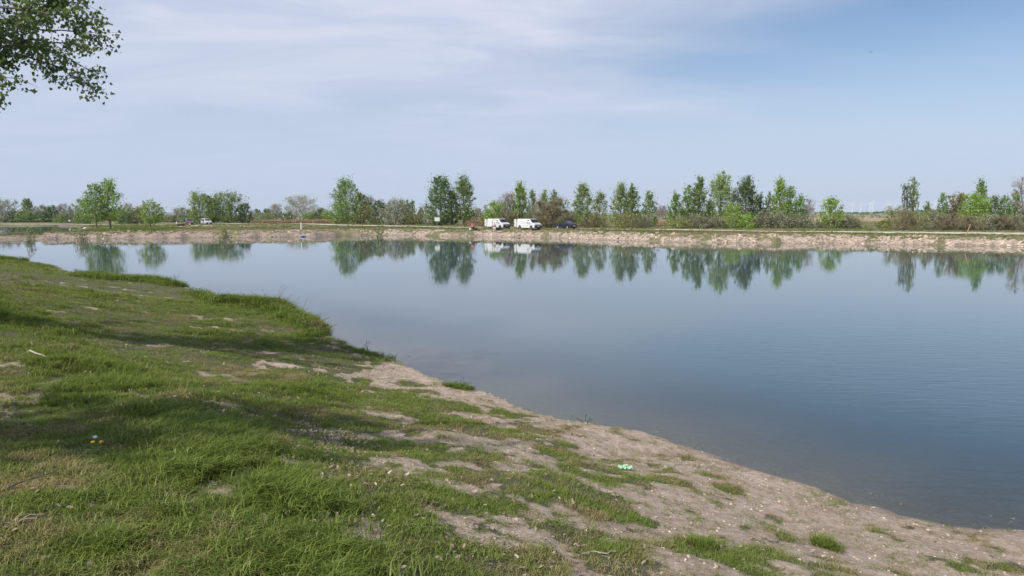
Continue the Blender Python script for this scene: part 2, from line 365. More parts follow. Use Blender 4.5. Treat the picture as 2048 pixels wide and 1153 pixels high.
ms2 = nb.n('ShaderNodeMixShader'); nb.link(fr.outputs[0], ms2.inputs[0]); nb.link(ms.outputs[0], ms2.inputs[1]); nb.link(gl.outputs[0], ms2.inputs[2])
nb.link(ms2.outputs[0], out.inputs[0])
def water(name, sdarr):
    zz = c0(Z); ok = (c0(sdarr) < 3.5); wetv = (zz < 0.02) & ok
    fm = wetv[Q].any(1); q = Q[fm]; u, inv = np.unique(q, return_inverse=True)
    VV = V[u].copy(); VV[:, 2] = 0
    o = mesh_np(name, VV, inv.reshape(q.shape), [mw], smooth=True); set_attr(o, 'depth', np.maximum(-zz[u], 0).astype(np.float32)); return tag(o, kind='structure')
water('lake_water', SDa); water('pond_water', SDb)

# ---- sheets laid on the land
def strip(name, pts, widths, m, lift=.05, kind='structure', cross=6, step=1.5):
    pts = [np.array(p[:2], float) for p in pts]; s = [0]
    for a, b in zip(pts[:-1], pts[1:]): s.append(s[-1] + np.linalg.norm(b - a))
    S = np.arange(0, s[-1], step); X = np.interp(S, s, [p[0] for p in pts]); Y = np.interp(S, s, [p[1] for p in pts]); Wd = np.interp(S, s, widths)
    k = np.ones(9) / 9
    if len(S) > 20:
        X[4:-4] = np.convolve(X, k, 'valid'); Y[4:-4] = np.convolve(Y, k, 'valid')
    tx, ty = np.gradient(X), np.gradient(Y); ln = np.hypot(tx, ty); nx, ny = -ty / ln, tx / ln
    Wl = Wd * (1 + (fbm(S, S * 0 + 3, .3, 3) - .5) * .5); Wr = Wd * (1 + (fbm(S, S * 0 + 30, .3, 3) - .5) * .5)
    cs = np.linspace(-.5, .5, cross)
    GX2 = X[:, None] + nx[:, None] * cs * np.where(cs < 0, Wl[:, None], Wr[:, None]); GY2 = Y[:, None] + ny[:, None] * cs * np.where(cs < 0, Wl[:, None], Wr[:, None])
    zz = terrain(GX2, GY2) + lift; n0, n1_ = GX2.shape
    i, j = np.meshgrid(np.arange(n0 - 1), np.arange(n1_ - 1), indexing='ij')
    q = np.stack([i * n1_ + j, i * n1_ + j + 1, (i + 1) * n1_ + j + 1, (i + 1) * n1_ + j], -1).reshape(-1, 4)
    o = mesh_np(name, np.stack([GX2.ravel(), GY2.ravel(), zz.ravel()], 1), q, [m], smooth=True); return tag(o, kind=kind)
mr_ = mat('pale_gravel', (.55, .5, .42), .9); nb = NB(mr_); pos = nb.geo().outputs['Position']
cc = nb.mix(nb.rng(nb.noise(.7, 5, .6, pos), .35, .65), (.60, .56, .47), (.42, .37, .29)); cc = nb.mix(nb.rng(nb.noise(.35, 4, .6, pos), .55, .64), cc, (.17, .155, .08)); nb.link(cc, nb.b.inputs['Base Color'])
road_px = [(-300, 445.6), (0, 445.4), (150, 445.4), (250, 445.8), (330, 446.2), (450, 447.2), (600, 449), (700, 450.8), (800, 453.2), (900, 455.6), (1000, 457), (1100, 457.7), (1200, 458.6), (1350, 460.3), (1500, 462.8), (1650, 464.6), (1800, 466.2), (1950, 467.5), (2048, 468.5), (2400, 471)]
strip('gravel_road', [P(x, y, LAND) for x, y in road_px], [5, 5, 5, 5, 5, 4.5, 5, 6, 7, 6, 5, 5, 5.5, 6, 6.5, 7, 10, 13, 13, 13], mr_, .06)
strip('dirt_path', [P(x, y, LAND) for x, y in ((168, 450), (230, 450.6), (320, 451.4), (400, 452.6), (470, 453.4), (520, 454.2))], [2, 5, 5, 5, 4, 2], mr_, .05)
mt = mat('dry_grass_field', (.3, .2, .12), .95); nb = NB(mt); pos = nb.geo().outputs['Position']
mpf = nb.n('ShaderNodeMapping', {'Scale': (.3, 1, 1)}); nb.link(pos, mpf.inputs[0])
nb.link(nb.mix(nb.rng(nb.noise(.05, 5, .6, mpf.outputs[0]), .35, .65), (.36, .22, .145), (.27, .21, .10)), nb.b.inputs['Base Color'])
def sheet(name, pts, m, z):
    o = mesh_np(name, [(p[0], p[1], z) for p in pts], np.array([list(range(len(pts)))]), [m]); return tag(o, kind='structure')
def arc(d, a0, a1, n=24): return [bearing(a0 + (a1 - a0) * i / n, d * (1 + .04 * math.sin(i * 1.7))) for i in range(n + 1)]
sheet('dry_field', arc(290, 480, 2500) + arc(720, 2500, 480), mt, 1.25)
mhill = mat('wooded_hills', (.06, .08, .05), 1)
hb = MB(); M_ = 60
for i in range(M_ + 1):
    px = -500 + i * 1150 / M_; hgt = 40 + 16 * math.sin(i * .21 + .6) + 12 * math.sin(i * .55) + 5 * math.sin(i * 1.3)
    hgt = max(4, hgt) * min(1, i / 6, (M_ - i) / 14)
    a = bearing(px, 8300); b = bearing(px, 9000); c = bearing(px, 9450); hb.v += [(a[0], a[1], 0), (b[0], b[1], 1 + hgt), (c[0], c[1], 0)]
    if i: k = (i - 1) * 3; hb.f += [(k, k + 3, k + 4, k + 1), (k + 1, k + 4, k + 5, k + 2)]
tag(hb.build('hills', mhill, smooth=True), kind='structure')

# ------------------------------------------------------------------ vegetation materials
def leaf_mat(name, c1, c2, trans=.35, rough=.6, c3=None):
    m = bpy.data.materials.new(name); m.use_nodes = True; nb = NB(m); t = m.node_tree; t.nodes.remove(nb.b)
    g = nb.geo(); rp = g.outputs['Random Per Island']; col = nb.mix(rp, c1, c2)
    oi = nb.n('ShaderNodeObjectInfo').outputs['Random']
    cl = nb.noise(.8, 2, .5, g.outputs['Position']); col = nb.mix(nb.rng(cl, .35, .65, 0, .55), col, c3 or c2)
    hsv = nb.n('ShaderNodeHueSaturation', {'Hue': .5, 'Saturation': 1., 'Fac': 1.}); nb.link(nb.rng(oi, 0, 1, .82, 1.18), hsv.inputs['Value']); nb.link(nb.rng(oi, 0, 1, .49, .51), hsv.inputs['Hue']); nb.link(col, hsv.inputs['Color']); col = hsv.outputs[0]
    d = nb.n('ShaderNodeBsdfDiffuse'); nb.link(col, d.inputs[0]); tr = nb.n('ShaderNodeBsdfTranslucent'); nb.link(col, tr.inputs[0])
    gs = nb.n('ShaderNodeBsdfGlossy', {'Color': (1, 1, 1, 1), 'Roughness': .45})
    m1 = nb.n('ShaderNodeMixShader', {0: trans}); nb.link(d.outputs[0], m1.inputs[1]); nb.link(tr.outputs[0], m1.inputs[2])
    m2 = nb.n('ShaderNodeMixShader', {0: .05}); nb.link(m1.outputs[0], m2.inputs[1]); nb.link(gs.outputs[0], m2.inputs[2])
    nb.link(m2.outputs[0], t.nodes['Material Output'].inputs[0]); return m
LM = {
 'green': leaf_mat('poplar_leaves', (0.121, 0.209, 0.034), (0.230, 0.350, 0.062), .42),
 'bright': leaf_mat('bright_poplar_leaves', (0.161, 0.282, 0.028), (0.299, 0.429, 0.050), .42),
 'pale': leaf_mat('pale_poplar_leaves', (0.172, 0.249, 0.070), (0.299, 0.384, 0.120), .42),
 'dark': leaf_mat('dark_leaves', (0.071, 0.130, 0.028), (0.138, 0.215, 0.046), .42),
 'grey': leaf_mat('silver_leaves', (.21, .225, .15), (.32, .33, .23)),
 'olive': leaf_mat('olive_shrub_leaves', (.15, .165, .04), (.25, .26, .06)),
 'brown': leaf_mat('brown_shrub_twigs', (.16, .14, .07), (.24, .20, .11), .2),
 'bare': leaf_mat('bare_twigs', (.24, .20, .17), (.36, .31, .27), .1),
 'thicket': leaf_mat('grey_thicket_twigs', (0.144, 0.158, 0.085), (0.241, 0.243, 0.140), .2),
}
bark = mat('bark', (.13, .105, .085), .95); nb = NB(bark); pos = nb.geo().outputs['Position']
mpb = nb.n('ShaderNodeMapping', {'Scale': (6, 6, 1.2)}); nb.link(pos, mpb.inputs[0])
nb.link(nb.mix(nb.rng(nb.noise(4, 5, .6, mpb.outputs[0]), .35, .65), (.07, .055, .045), (.19, .16, .13)), nb.b.inputs['Base Color'])

def quads(C, U, Wv):
    """leaf faces: centres C, half axes U and W"""
    n = len(C); V = np.stack([C - U, C + Wv, C + U, C - Wv], 1).reshape(-1, 3); Fq = np.arange(4 * n).reshape(n, 4); return V, Fq
def unit(v): return v / (np.linalg.norm(v, axis=-1, keepdims=True) + 1e-9)
ENV = {
 'poplar': ([0, .1, .25, .5, .7, .87, 1], [.55, .92, 1, .97, .80, .50, .12], .30, (.05, .85)),
 'cone':   ([0, .1, .3, .5, .7, .87, 1], [.70, 1, 1, .84, .62, .36, .06], .26, (.02, .85)),
 'slender':([0, .15, .4, .6, .8, .92, 1], [.4, .8, 1, 1, .85, .6, .15], .30, (.15, .85)),
 'round':  ([0, .15, .35, .6, .8, .93, 1], [.80, .95, 1, 1, .85, .58, .2], .22, (.05, .8)),
 'umbrella':([0, .15, .35, .6, .8, .93, 1], [.1, .9, 1, .85, .6, .35, .1], .22, (.22, .7)),
 'shrub':  ([0, .15, .4, .6, .8, .93, 1], [.85, 1, 1, .9, .7, .45, .15], .5, (.0, .3)),
}
def tree(name, kind, loc, h, w, leafmat, label, cat, group=None, nleaf=2400, lsize=.17, clear=0.0, lean=0.0, seed=0, aspect=1.0, nb_=None, twig=False, lump=1.0):
    r = np.random.default_rng(seed + 1000); xs, ys, up, (s0, s1) = ENV[kind]
    root = empty(name, loc, float(r.uniform(0, 6.28)) if lean == 0 else 0, label=label, cat=cat, group=group)
    nbr = nb_ or int(16 + h * 1.4); tb = MB(); tw = max(.06, h * .018)
    stems = 1 if kind in ('poplar', 'cone', 'umbrella') else (2 if kind in ('slender', 'round') else 4)
    leanv = Vector((lean, 0, 0)); axis = []
    for sct in range(stems):
        off = Vector((r.normal(0, w * .10), r.normal(0, w * .10), 0)) if stems > 1 else Vector((0, 0, 0))
        base = Vector((off.x * .15, off.y * .15, -.15)); top = Vector((off.x * 2.0, off.y * 2.0, h * (.93 if sct == 0 else r.uniform(.75, .95)))) + leanv * h
        md = base.lerp(top, .5) + Vector((r.normal(0, w * .03), r.normal(0, w * .03), 0)) - leanv * h * .12
        tb.tube([base, base.lerp(md, .5), md, md.lerp(top, .5), top], [tw * (1 if sct == 0 else .7), tw * .85, tw * .55, tw * .33, tw * .08], 6); axis.append((base, md, top))
    C = []; dirs = []; per = max(6, nleaf // nbr)
    for b in range(nbr):
        base, md, top = axis[b % stems]; cz = clear
        e = cz + (1 - cz) * (1 - (1 - (b + .5) / nbr) ** 1.15); e = min(.99, max(cz + .03, e + r.normal(0, .02)))
        s = max(cz * .8 + .02, min(.93, e - up * r.uniform(.6, 1.1)))
        p0 = base.lerp(md, s * 2) if s < .5 else md.lerp(top, s * 2 - 1)
        az = b * 2.4 + r.uniform(-.5, .5); ee = (e - cz) / (1 - cz); rad = w / 2 * np.interp(ee, xs, ys) * r.uniform(.82, 1.08)
        cx = base.lerp(top, e)
        p1 = Vector((cx.x + math.cos(az) * rad, cx.y + math.sin(az) * rad, h * e))
        pm = p0.lerp(p1, .5) + Vector((math.cos(az) * rad * .12, math.sin(az) * rad * .12, -.02 * h))
        tb.tube([p0, pm, p1], [tw * .34 * (1 - .6 * s), tw * .2, .012], 4)
        # side shoots, each with its own tuft of leaves
        nt_ = 5; a0, am, a1 = np.array(p0), np.array(pm), np.array(p1)
        for k in range(nt_):
            tt = r.uniform(.25, 1.0); q = (1 - tt) ** 2 * a0 + 2 * tt * (1 - tt) * am + tt * tt * a1
            ln = (.10 + .12 * (1 - tt)) * w * lump * r.uniform(.6, 1.2); dv = np.array([math.cos(az) + r.normal(0, .7), math.sin(az) + r.normal(0, .7), r.uniform(.2, 1.5) * (1.3 if kind in ('poplar', 'cone', 'slender') else .6)]); dv /= np.linalg.norm(dv)
            m = max(2, per // nt_); u = r.random(m) ** .8
            pts = q + dv * ln * u[:, None] + r.normal(0, 1, (m, 3)) * ln * .30 * (1.15 - u[:, None] * .7)
            C.append(pts); dirs.append(np.repeat(dv[None], m, 0))
    # inner clumps fill the body of the crown
    nc = int(nbr * 2.2); mc_ = max(3, int(nleaf * .75 / nc))
    for b in range(nc):
        e = 1 - (1 - r.random()) ** .75 if kind in ('shrub', 'cone') else r.uniform(0, .97)
        e = min(e, .97); rr_ = w / 2 * np.interp(e, xs, ys) * r.uniform(.3, .93); az = r.uniform(0, 6.28); hz_ = h * (clear + (1 - clear) * e)
        cx = axis[b % stems][0].lerp(axis[b % stems][2], min(.98, hz_ / h)); sg = np.array([.085, .085, .07]) * w * (1.2 if h < w * 1.6 else 1.35) * r.uniform(.6, 1.2); sg[2] = min(sg[2], h * .1)
        C.append(np.array([cx.x + math.cos(az) * rr_, cx.y + math.sin(az) * rr_, hz_]) + r.normal(0, 1, (mc_, 3)) * sg); dirs.append(np.repeat(np.array([[math.cos(az) * .4, math.sin(az) * .4, .8]]), mc_, 0))
    C = np.concatenate(C); dirs = np.concatenate(dirs); C[:, 2] = np.maximum(C[:, 2], .05)
    n = len(C); sz = lsize * r.uniform(.55, 1.25, n)[:, None]
    U = unit(r.normal(0, 1, (n, 3)) + (dirs * 1.8 if twig else 0)); Wv = unit(np.cross(U, r.normal(0, 1, (n, 3))))
    Vv, Fq = quads(C, U * sz * (2.6 if twig else 1), Wv * sz * (.16 if twig else .75))
    mesh_np('crown', Vv, Fq, [leafmat], root)
    tb.build('trunk', bark if kind != 'shrub' else LM['bare'], root)
    return root

# px centre, px width, base y, top y, kind, leaves, name, label, [opts]
T = [
 # left background behind the pond
 (14, 36, 442, 400, 'round', 'grey', 'willow_tree', 'silvery grey round tree at the far left edge behind the pond', {}),
 (61, 22, 441, 398, 'poplar', 'green', 'poplar_tree', 'green pointed tree standing alone above the hedge behind the left pond', {}),
 (36, 26, 442, 424, 'shrub', 'dark', 'shrub', 'low dark bush between the silvery tree and the pointed tree at far left', {}),
 (58, 40, 442, 421, 'shrub', 'green', 'shrub', 'mid green bush at the foot of the pointed tree behind the pond', {}),
 (85, 24, 441, 411, 'round', 'bare', 'bare_tree', 'bare twiggy tree poking out of the hedge behind the left pond', {'twig': 1}),
 (84, 34, 442, 425, 'shrub', 'dark', 'shrub', 'dark bush under the bare twiggy tree behind the pond', {}),
 (101, 16, 442, 414, 'round', 'dark', 'broadleaf_tree', 'small dark green tree in the hedge left of the other dark one behind the pond', {}),
 (115, 20, 442, 412, 'round', 'dark', 'broadleaf_tree', 'blackish green rounded tree near the middle of the hedge behind the pond', {}),
 (133, 22, 442, 408, 'round', 'bare', 'bare_tree', 'thin leafless grey tree left of the bush beside the peninsula trees', {'twig': 1}),
 (128, 36, 443, 426, 'shrub', 'green', 'shrub', 'green bush with a small white speck in front behind the pond', {}),
 (150, 26, 443, 419, 'shrub', 'grey', 'shrub', 'greyish bush at the right end of the hedge behind the pond', {}),
 (168, 36, 444, 397, 'round', 'green', 'broadleaf_tree', 'leafy tree directly behind and left of the two peninsula trees', {}),
 (246, 26, 444, 414, 'round', 'green', 'broadleaf_tree', 'small green tree just right of the two peninsula trees', {}),
 (262, 20, 443, 407, 'round', 'bare', 'bare_tree', 'leafless tree behind the gap right of the peninsula trees', {'twig': 1}),
 (281, 24, 444, 414, 'shrub', 'brown', 'shrub', 'brownish bush behind the small tree on the peninsula', {'twig': 1}),
 (264, 22, 444, 424, 'shrub', 'dark', 'shrub', 'low dark bush under the leafless tree right of the peninsula trees', {}),
 # peninsula
 (196, 50, 456, 370, 'umbrella', 'green', 'broadleaf_tree', 'leaning spreading tree on the peninsula, left one of the close pair', {'clear': .2, 'lean': .02}),
 (224, 42, 456, 356, 'poplar', 'bright', 'poplar_tree', 'tallest tree on the peninsula, right one of the close pair', {'clear': .2}),
 (304, 50, 457, 402, 'umbrella', 'bright', 'broadleaf_tree', 'short forked tree standing alone on the peninsula', {'clear': .25}),
 # round the left cars
 (364, 34, 442, 417, 'round', 'grey', 'willow_tree', 'round grey green tree behind the parked dark car at left', {}),
 (336, 26, 441, 430, 'shrub', 'olive', 'shrub', 'low olive bush left of the round grey green tree', {}),
 (346, 22, 442, 433, 'shrub', 'brown', 'shrub', 'low brown bush touching the round grey green tree', {'twig': 1}),
 (405, 46, 446, 386, 'round', 'green', 'broadleaf_tree', 'big dark crowned tree behind the white minivan at left', {'dens': 1.6}),
 (428, 30, 446, 396, 'round', 'green', 'broadleaf_tree', 'medium green tree joining two big round trees near the minivan', {'dens': 1.3}),
 (465, 52, 446, 387, 'round', 'green', 'broadleaf_tree', 'broad round tree right of the white minivan', {'dens': 1.7}),
 (494, 26, 446, 408, 'round', 'dark', 'broadleaf_tree', 'dark lower tree at the right end of the round clump near the minivan', {'dens': 1.2}),
 (517, 14, 439, 419, 'round', 'dark', 'broadleaf_tree', 'small far dark tree just right of the round clump', {}),
 (534, 16, 439, 418, 'round', 'dark', 'broadleaf_tree', 'small far dark flat topped tree midway to the big grey tree', {}),
 (520, 40, 440, 427, 'shrub', 'grey', 'shrub', 'pale green bush row start right of the round clump', {}),
 (548, 36, 440, 428, 'shrub', 'green', 'shrub', 'green bush left of the big grey tree', {}),
 (557, 20, 440, 409, 'round', 'bare', 'bare_tree', 'thin bare tree just left of the big grey tree', {'twig': 1}),
 (592, 62, 440, 394, 'round', 'grey', 'willow_tree', 'big loose grey tree behind the white post', {'dens': 1.5}),
 (574, 28, 441, 425, 'shrub', 'dark', 'shrub', 'dark bush at the left foot of the big grey tree', {}),
 (622, 26, 441, 425, 'shrub', 'green', 'shrub', 'green bush at the right foot of the big grey tree', {}),
 (640, 34, 442, 418, 'shrub', 'dark', 'shrub', 'large very dark bush between the big grey tree and the tall poplar', {}),
 (661, 24, 443, 421, 'shrub', 'bright', 'shrub', 'bright green bush at the left foot of the tall broad poplar', {}),
 (694, 54, 447, 360, 'poplar', 'green', 'poplar_tree', 'tall broad poplar standing left of centre above the road', {'dens': 1.9}),
 (680, 30, 448, 405, 'round', 'green', 'broadleaf_tree', 'lower leafy tree in front of the tall broad poplar on its left', {}),
 (722, 36, 448, 386, 'poplar', 'green', 'poplar_tree', 'shorter poplar leaning on the right flank of the tall broad poplar', {'dens': 1.3}),
 (743, 24, 447, 391, 'round', 'bare', 'bare_tree', 'grey bare topped tree behind the shorter poplar left of centre', {'twig': 1}),
 (725, 24, 453, 410, 'round', 'olive', 'broadleaf_tree', 'slim little tree with visible stem at the road edge left of centre', {'clear': .3}),
 (752, 30, 449, 401, 'round', 'dark', 'broadleaf_tree', 'dark tree at the right end of the poplar clump left of centre', {'dens': 1.3}),
 (774, 20, 445, 407, 'round', 'dark', 'broadleaf_tree', 'dark tree peeping out behind the silver willow', {}),
 (792, 52, 450, 402, 'round', 'grey', 'willow_tree', 'silver leaved willow in front of the spiky young poplars', {'dens': 1.4}),
 (806, 16, 448, 402, 'cone', 'green', 'poplar_tree', 'leftmost of the three spiky young poplars behind the silver willow', {}),
 (816, 16, 448, 399, 'cone', 'pale', 'poplar_tree', 'middle of the three spiky young poplars behind the silver willow', {}),
 (826, 16, 448, 400, 'cone', 'green', 'poplar_tree', 'rightmost of the three spiky young poplars behind the silver willow', {}),
 (828, 38, 450, 423, 'shrub', 'olive', 'shrub', 'olive bush between the silver willow and the signboard', {}),
 (843, 14, 449, 413, 'cone', 'green', 'poplar_tree', 'tiny pointed tree left of the signboard', {}),
 (860, 30, 450, 413, 'round', 'grey', 'bare_tree', 'sparse grey tree just behind the signboard', {}),
 # centre pair
 (882, 50, 451, 353, 'poplar', 'dark', 'poplar_tree', 'dark dense poplar right behind the signboard, left of a tall pair', {'dens': 2.2}),
 (904, 26, 451, 382, 'poplar', 'dark', 'poplar_tree', 'dark mid height poplar between the two tall central poplars', {'dens': 1.2}),
 (928, 40, 451, 353, 'poplar', 'green', 'poplar_tree', 'tall poplar with bare lower trunk, right of a tall pair left of the vans', {'clear': .12, 'dens': 1.6}),
 (957, 22, 444, 417, 'round', 'grey', 'willow_tree', 'small distant grey tree left of the open white van', {}),
 (941, 26, 446, 433, 'shrub', 'brown', 'shrub', 'low rusty bush behind the tall pair of poplars', {'twig': 1}),
 (975, 28, 449, 432, 'shrub', 'olive', 'shrub', 'low olive bush directly behind the doors of the open van', {}),
 (986, 42, 451, 404, 'round', 'bright', 'broadleaf_tree', 'bright low rounded tree rising behind the van with open side door', {'dens': 1.3}),
 (1004, 28, 451, 387, 'round', 'bare', 'bare_tree', 'leafless grey tree left of a twin bare tree, above the open van', {'twig': 1}),
 (1021, 22, 451, 386, 'round', 'bare', 'bare_tree', 'leafless grey tree touching the bright pointed poplar between the vans', {'twig': 1}),
 (1018, 34, 453, 424, 'shrub', 'brown', 'shrub', 'brown twiggy thicket in the gap between the two white vans', {'twig': 1, 'dens': 2}),
 (1040, 36, 451, 367, 'cone', 'bright', 'poplar_tree', 'bright yellow green pointed poplar behind the second white van', {'dens': 1.5}),
 (1064, 20, 451, 378, 'cone', 'pale', 'poplar_tree', 'thin pale poplar just right of the bright pointed poplar', {}),
 (1062, 34, 452, 428, 'shrub', 'thicket', 'shrub', 'grey twiggy bush behind the roof of the second white van', {'twig': 1, 'dens': 1.5}),
 (1088, 24, 452, 381, 'cone', 'green', 'poplar_tree', 'pointed poplar rising out of the left side of the rusty thicket', {}),
 (1108, 26, 452, 380, 'cone', 'green', 'poplar_tree', 'pointed poplar rising out of the right side of the rusty thicket', {}),
 (1098, 44, 455, 398, 'round', 'brown', 'shrub', 'tall rusty brown thicket between the second van and the dark car', {'twig': 1, 'dens': 2.6}),
 (1122, 20, 453, 398, 'round', 'green', 'broadleaf_tree', 'loose small tree at the right edge of the rusty thicket', {}),
 (1132, 32, 454, 421, 'shrub', 'brown', 'shrub', 'low brown bush behind the bonnet of the dark car', {'twig': 1, 'dens': 1.6}),
 (1164, 42, 452, 368, 'cone', 'pale', 'poplar_tree', 'airy pale poplar behind the tail of the dark car', {'dens': 1.4, 'clear': .08}),
 (1148, 26, 453, 423, 'shrub', 'green', 'shrub', 'green bush behind the roof of the dark car', {}),
 (1199, 32, 453, 385, 'poplar', 'pale', 'poplar_tree', 'pale poplar with a yellowish bush at its foot right of the dark car', {}),
 (1197, 32, 455, 422, 'shrub', 'olive', 'shrub', 'yellowish bush at the foot of a pale poplar right of the dark car', {}),
 (1178, 30, 455, 434, 'shrub', 'brown', 'shrub', 'dry low bush immediately right of the dark car', {'twig': 1}),
 (1240, 40, 454, 369, 'cone', 'pale', 'poplar_tree', 'olive tinged pointed poplar, left in a trio right of the dark car', {'dens': 1.5}),
 (1264, 34, 454, 370, 'cone', 'green', 'poplar_tree', 'green pointed poplar, middle in a trio right of the dark car', {'dens': 1.3}),
 (1297, 34, 454, 384, 'cone', 'green', 'poplar_tree', 'shorter pointed poplar, right in a trio before the field gap', {'dens': 1.2}),
 (1252, 50, 456, 425, 'shrub', 'olive', 'shrub', 'mixed bush under the left and middle of a poplar trio', {}),
 (1286, 36, 456, 430, 'shrub', 'thicket', 'shrub', 'grey bush under the right poplar of a trio', {'twig': 1}),
 (1321, 20, 440, 413, 'round', 'bare', 'bare_tree', 'distant leafless tree seen in the gap between two poplar rows', {'twig': 1}),
 # right row
 (1350, 32, 455, 384, 'cone', 'green', 'poplar_tree', 'yellow green poplar that begins the long right hand row', {'dens': 1.2}),
 (1374, 32, 455, 372, 'cone', 'green', 'poplar_tree', 'second poplar of the long right hand row, tucked against a taller one', {'dens': 1.2}),
 (1396, 36, 455, 352, 'cone', 'green', 'poplar_tree', 'third poplar of the long right hand row with a sharp double tip', {'dens': 1.5}),
 (1440, 48, 455, 345, 'poplar', 'pale', 'poplar_tree', 'tallest poplar of the long right hand row', {'dens': 2}),
 (1418, 24, 455, 400, 'cone', 'green', 'poplar_tree', 'small poplar in the notch left of the tallest one', {}),
 (1488, 46, 455, 356, 'poplar', 'dark', 'poplar_tree', 'dark full poplar right of the tallest one', {'dens': 2}),
 (1467, 30, 456, 405, 'round', 'bright', 'broadleaf_tree', 'bright low tree between the tallest poplar and the dark full one', {}),
 (1518, 20, 455, 384, 'cone', 'dark', 'poplar_tree', 'narrow dark poplar in the saddle of the right hand row', {}),
 (1534, 18, 455, 384, 'cone', 'green', 'poplar_tree', 'narrow green poplar in the saddle of the right hand row', {}),
 (1557, 38, 455, 358, 'cone', 'bright', 'poplar_tree', 'yellow green tall poplar near the right end of the long row', {'dens': 1.6}),
 (1578, 32, 455, 373, 'cone', 'green', 'poplar_tree', 'blue green poplar just past the yellow green tall one', {'dens': 1.3}),
 (1598, 30, 455, 389, 'cone', 'green', 'poplar_tree', 'last and shortest poplar of the long right hand row', {}),
 (1613, 24, 455, 397, 'round', 'bare', 'bare_tree', 'thin reddish bare tree closing the long right hand row', {'twig': 1}),
 (1395, 44, 457, 430, 'shrub', 'thicket', 'shrub', 'grey thicket under the third poplar of the right hand row', {'dens': 1.6}),
 (1428, 36, 457, 434, 'shrub', 'thicket', 'shrub', 'grey thicket under the tallest poplar', {'dens': 1.3}),
 (1362, 36, 457, 438, 'shrub', 'olive', 'shrub', 'olive low bush under the start of the long right hand row', {}),
 (1462, 32, 457, 429, 'shrub', 'bright', 'shrub', 'bright green bush right of the tallest poplar at road level', {}),
 (1492, 34, 457, 424, 'shrub', 'bright', 'shrub', 'bright green bush in front of the dark full poplar', {}),
 (1530, 40, 457, 424, 'shrub', 'thicket', 'shrub', 'dark grey thicket under the two narrow poplars', {'dens': 1.8}),
 (1560, 44, 457, 423, 'shrub', 'thicket', 'shrub', 'dark grey thicket under the yellow green tall poplar', {'dens': 1.8}),
 (1594, 44, 457, 429, 'shrub', 'thicket', 'shrub', 'dark grey thicket at the end of the long right hand row', {'dens': 1.8}),
 (1630, 44, 457, 441, 'shrub', 'thicket', 'shrub', 'low grey thicket left of the lone bushy green tree', {'dens': 1.2}),
 (1660, 44, 457, 398, 'poplar', 'bright', 'broadleaf_tree', 'lone bushy green tree in the gap before the field at right', {'dens': 1.5}),
 (1672, 40, 457, 440, 'shrub', 'thicket', 'shrub', 'low grey thicket at the foot of the lone bushy green tree', {'dens': 1.2}),
 (1698, 36, 457, 432, 'shrub', 'thicket', 'shrub', 'bare grey mound shaped bush right of the lone bushy tree', {'twig': 1, 'dens': 1.5}),
 (1768, 30, 456, 441, 'shrub', 'olive', 'shrub', 'low yellowish bush at the right end of the field gap', {}),
 (1784, 34, 459, 414, 'shrub', 'olive', 'shrub', 'olive bush left of the slender twin poplars', {'dens': 1.2}),
 # far right group
 (1808, 15, 458, 364, 'slender', 'dark', 'poplar_tree', 'left and shorter of the slender twin poplars', {'dens': .8, 'clear': .12}),
 (1824, 19, 458, 355, 'slender', 'green', 'poplar_tree', 'right and taller of the slender twin poplars', {'dens': .8, 'clear': .15}),
 (1806, 36, 460, 422, 'shrub', 'brown', 'shrub', 'brownish thicket at the foot of the slender twin poplars', {'twig': 1, 'dens': 1.5}),
 (1834, 34, 459, 424, 'shrub', 'olive', 'shrub', 'mixed bush right of the slender twin poplars', {}),
 (1850, 22, 458, 403, 'cone', 'green', 'poplar_tree', 'small pointed poplar right of the slender twins', {}),
 (1863, 34, 460, 420, 'shrub', 'thicket', 'shrub', 'grey thicket between the small pointed poplar and the taller trees', {'dens': 1.2}),
 (1880, 26, 458, 386, 'cone', 'green', 'poplar_tree', 'pointed tree left of two ragged brownish ones at right', {}),
 (1899, 28, 458, 388, 'round', 'brown', 'broadleaf_tree', 'reddish ragged tree left of the bright tree above the leaning pole', {'dens': 1.4}),
 (1917, 28, 458, 386, 'cone', 'olive', 'broadleaf_tree', 'ragged olive tree against the bright tree above the leaning pole', {'dens': 1.4}),
 (1955, 34, 458, 357, 'cone', 'green', 'poplar_tree', 'tall pointed poplar sticking out above the bright tree at right', {'dens': 1.2}),
 (1950, 48, 460, 388, 'round', 'bright', 'broadleaf_tree', 'bright yellow green tree above the leaning orange pole', {'dens': 2}),
 (1984, 30, 458, 391, 'poplar', 'dark', 'broadleaf_tree', 'dark tree right of the bright yellow green tree', {'dens': 1.2}),
 (2003, 26, 458, 391, 'cone', 'green', 'poplar_tree', 'pointed green tree between the dark tree and the last pointed one', {}),
 (2025, 34, 458, 383, 'cone', 'green', 'poplar_tree', 'last pointed tree before the right edge', {'dens': 1.3}),
 (2046, 36, 459, 356, 'round', 'bare', 'bare_tree', 'pinkish bare tree cut by the right edge', {'twig': 1, 'dens': 1.6}),
 (1894, 40, 461, 430, 'shrub', 'brown', 'shrub', 'brown thicket below the reddish ragged tree', {'twig': 1, 'dens': 2}),
 (1926, 38, 461, 434, 'shrub', 'brown', 'shrub', 'brown thicket just behind the leaning orange pole', {'twig': 1, 'dens': 2}),
 (1968, 44, 461, 430, 'shrub', 'thicket', 'shrub', 'dark thicket right of the leaning pole', {'dens': 1.6}),
 (2004, 42, 461, 432, 'shrub', 'brown', 'shrub', 'brown thicket near the right edge below the pointed trees', {'twig': 1, 'dens': 2}),
 (2040, 40, 461, 432, 'shrub', 'thicket', 'shrub', 'grey thicket in the corner under the pinkish bare tree', {'dens': 1.6}),
 # small ones down on the banks
 (63, 18, 477, 452, 'shrub', 'olive', 'shrub', 'small olive sapling on the low dam at left', {'n': 300, 'z': .5}),
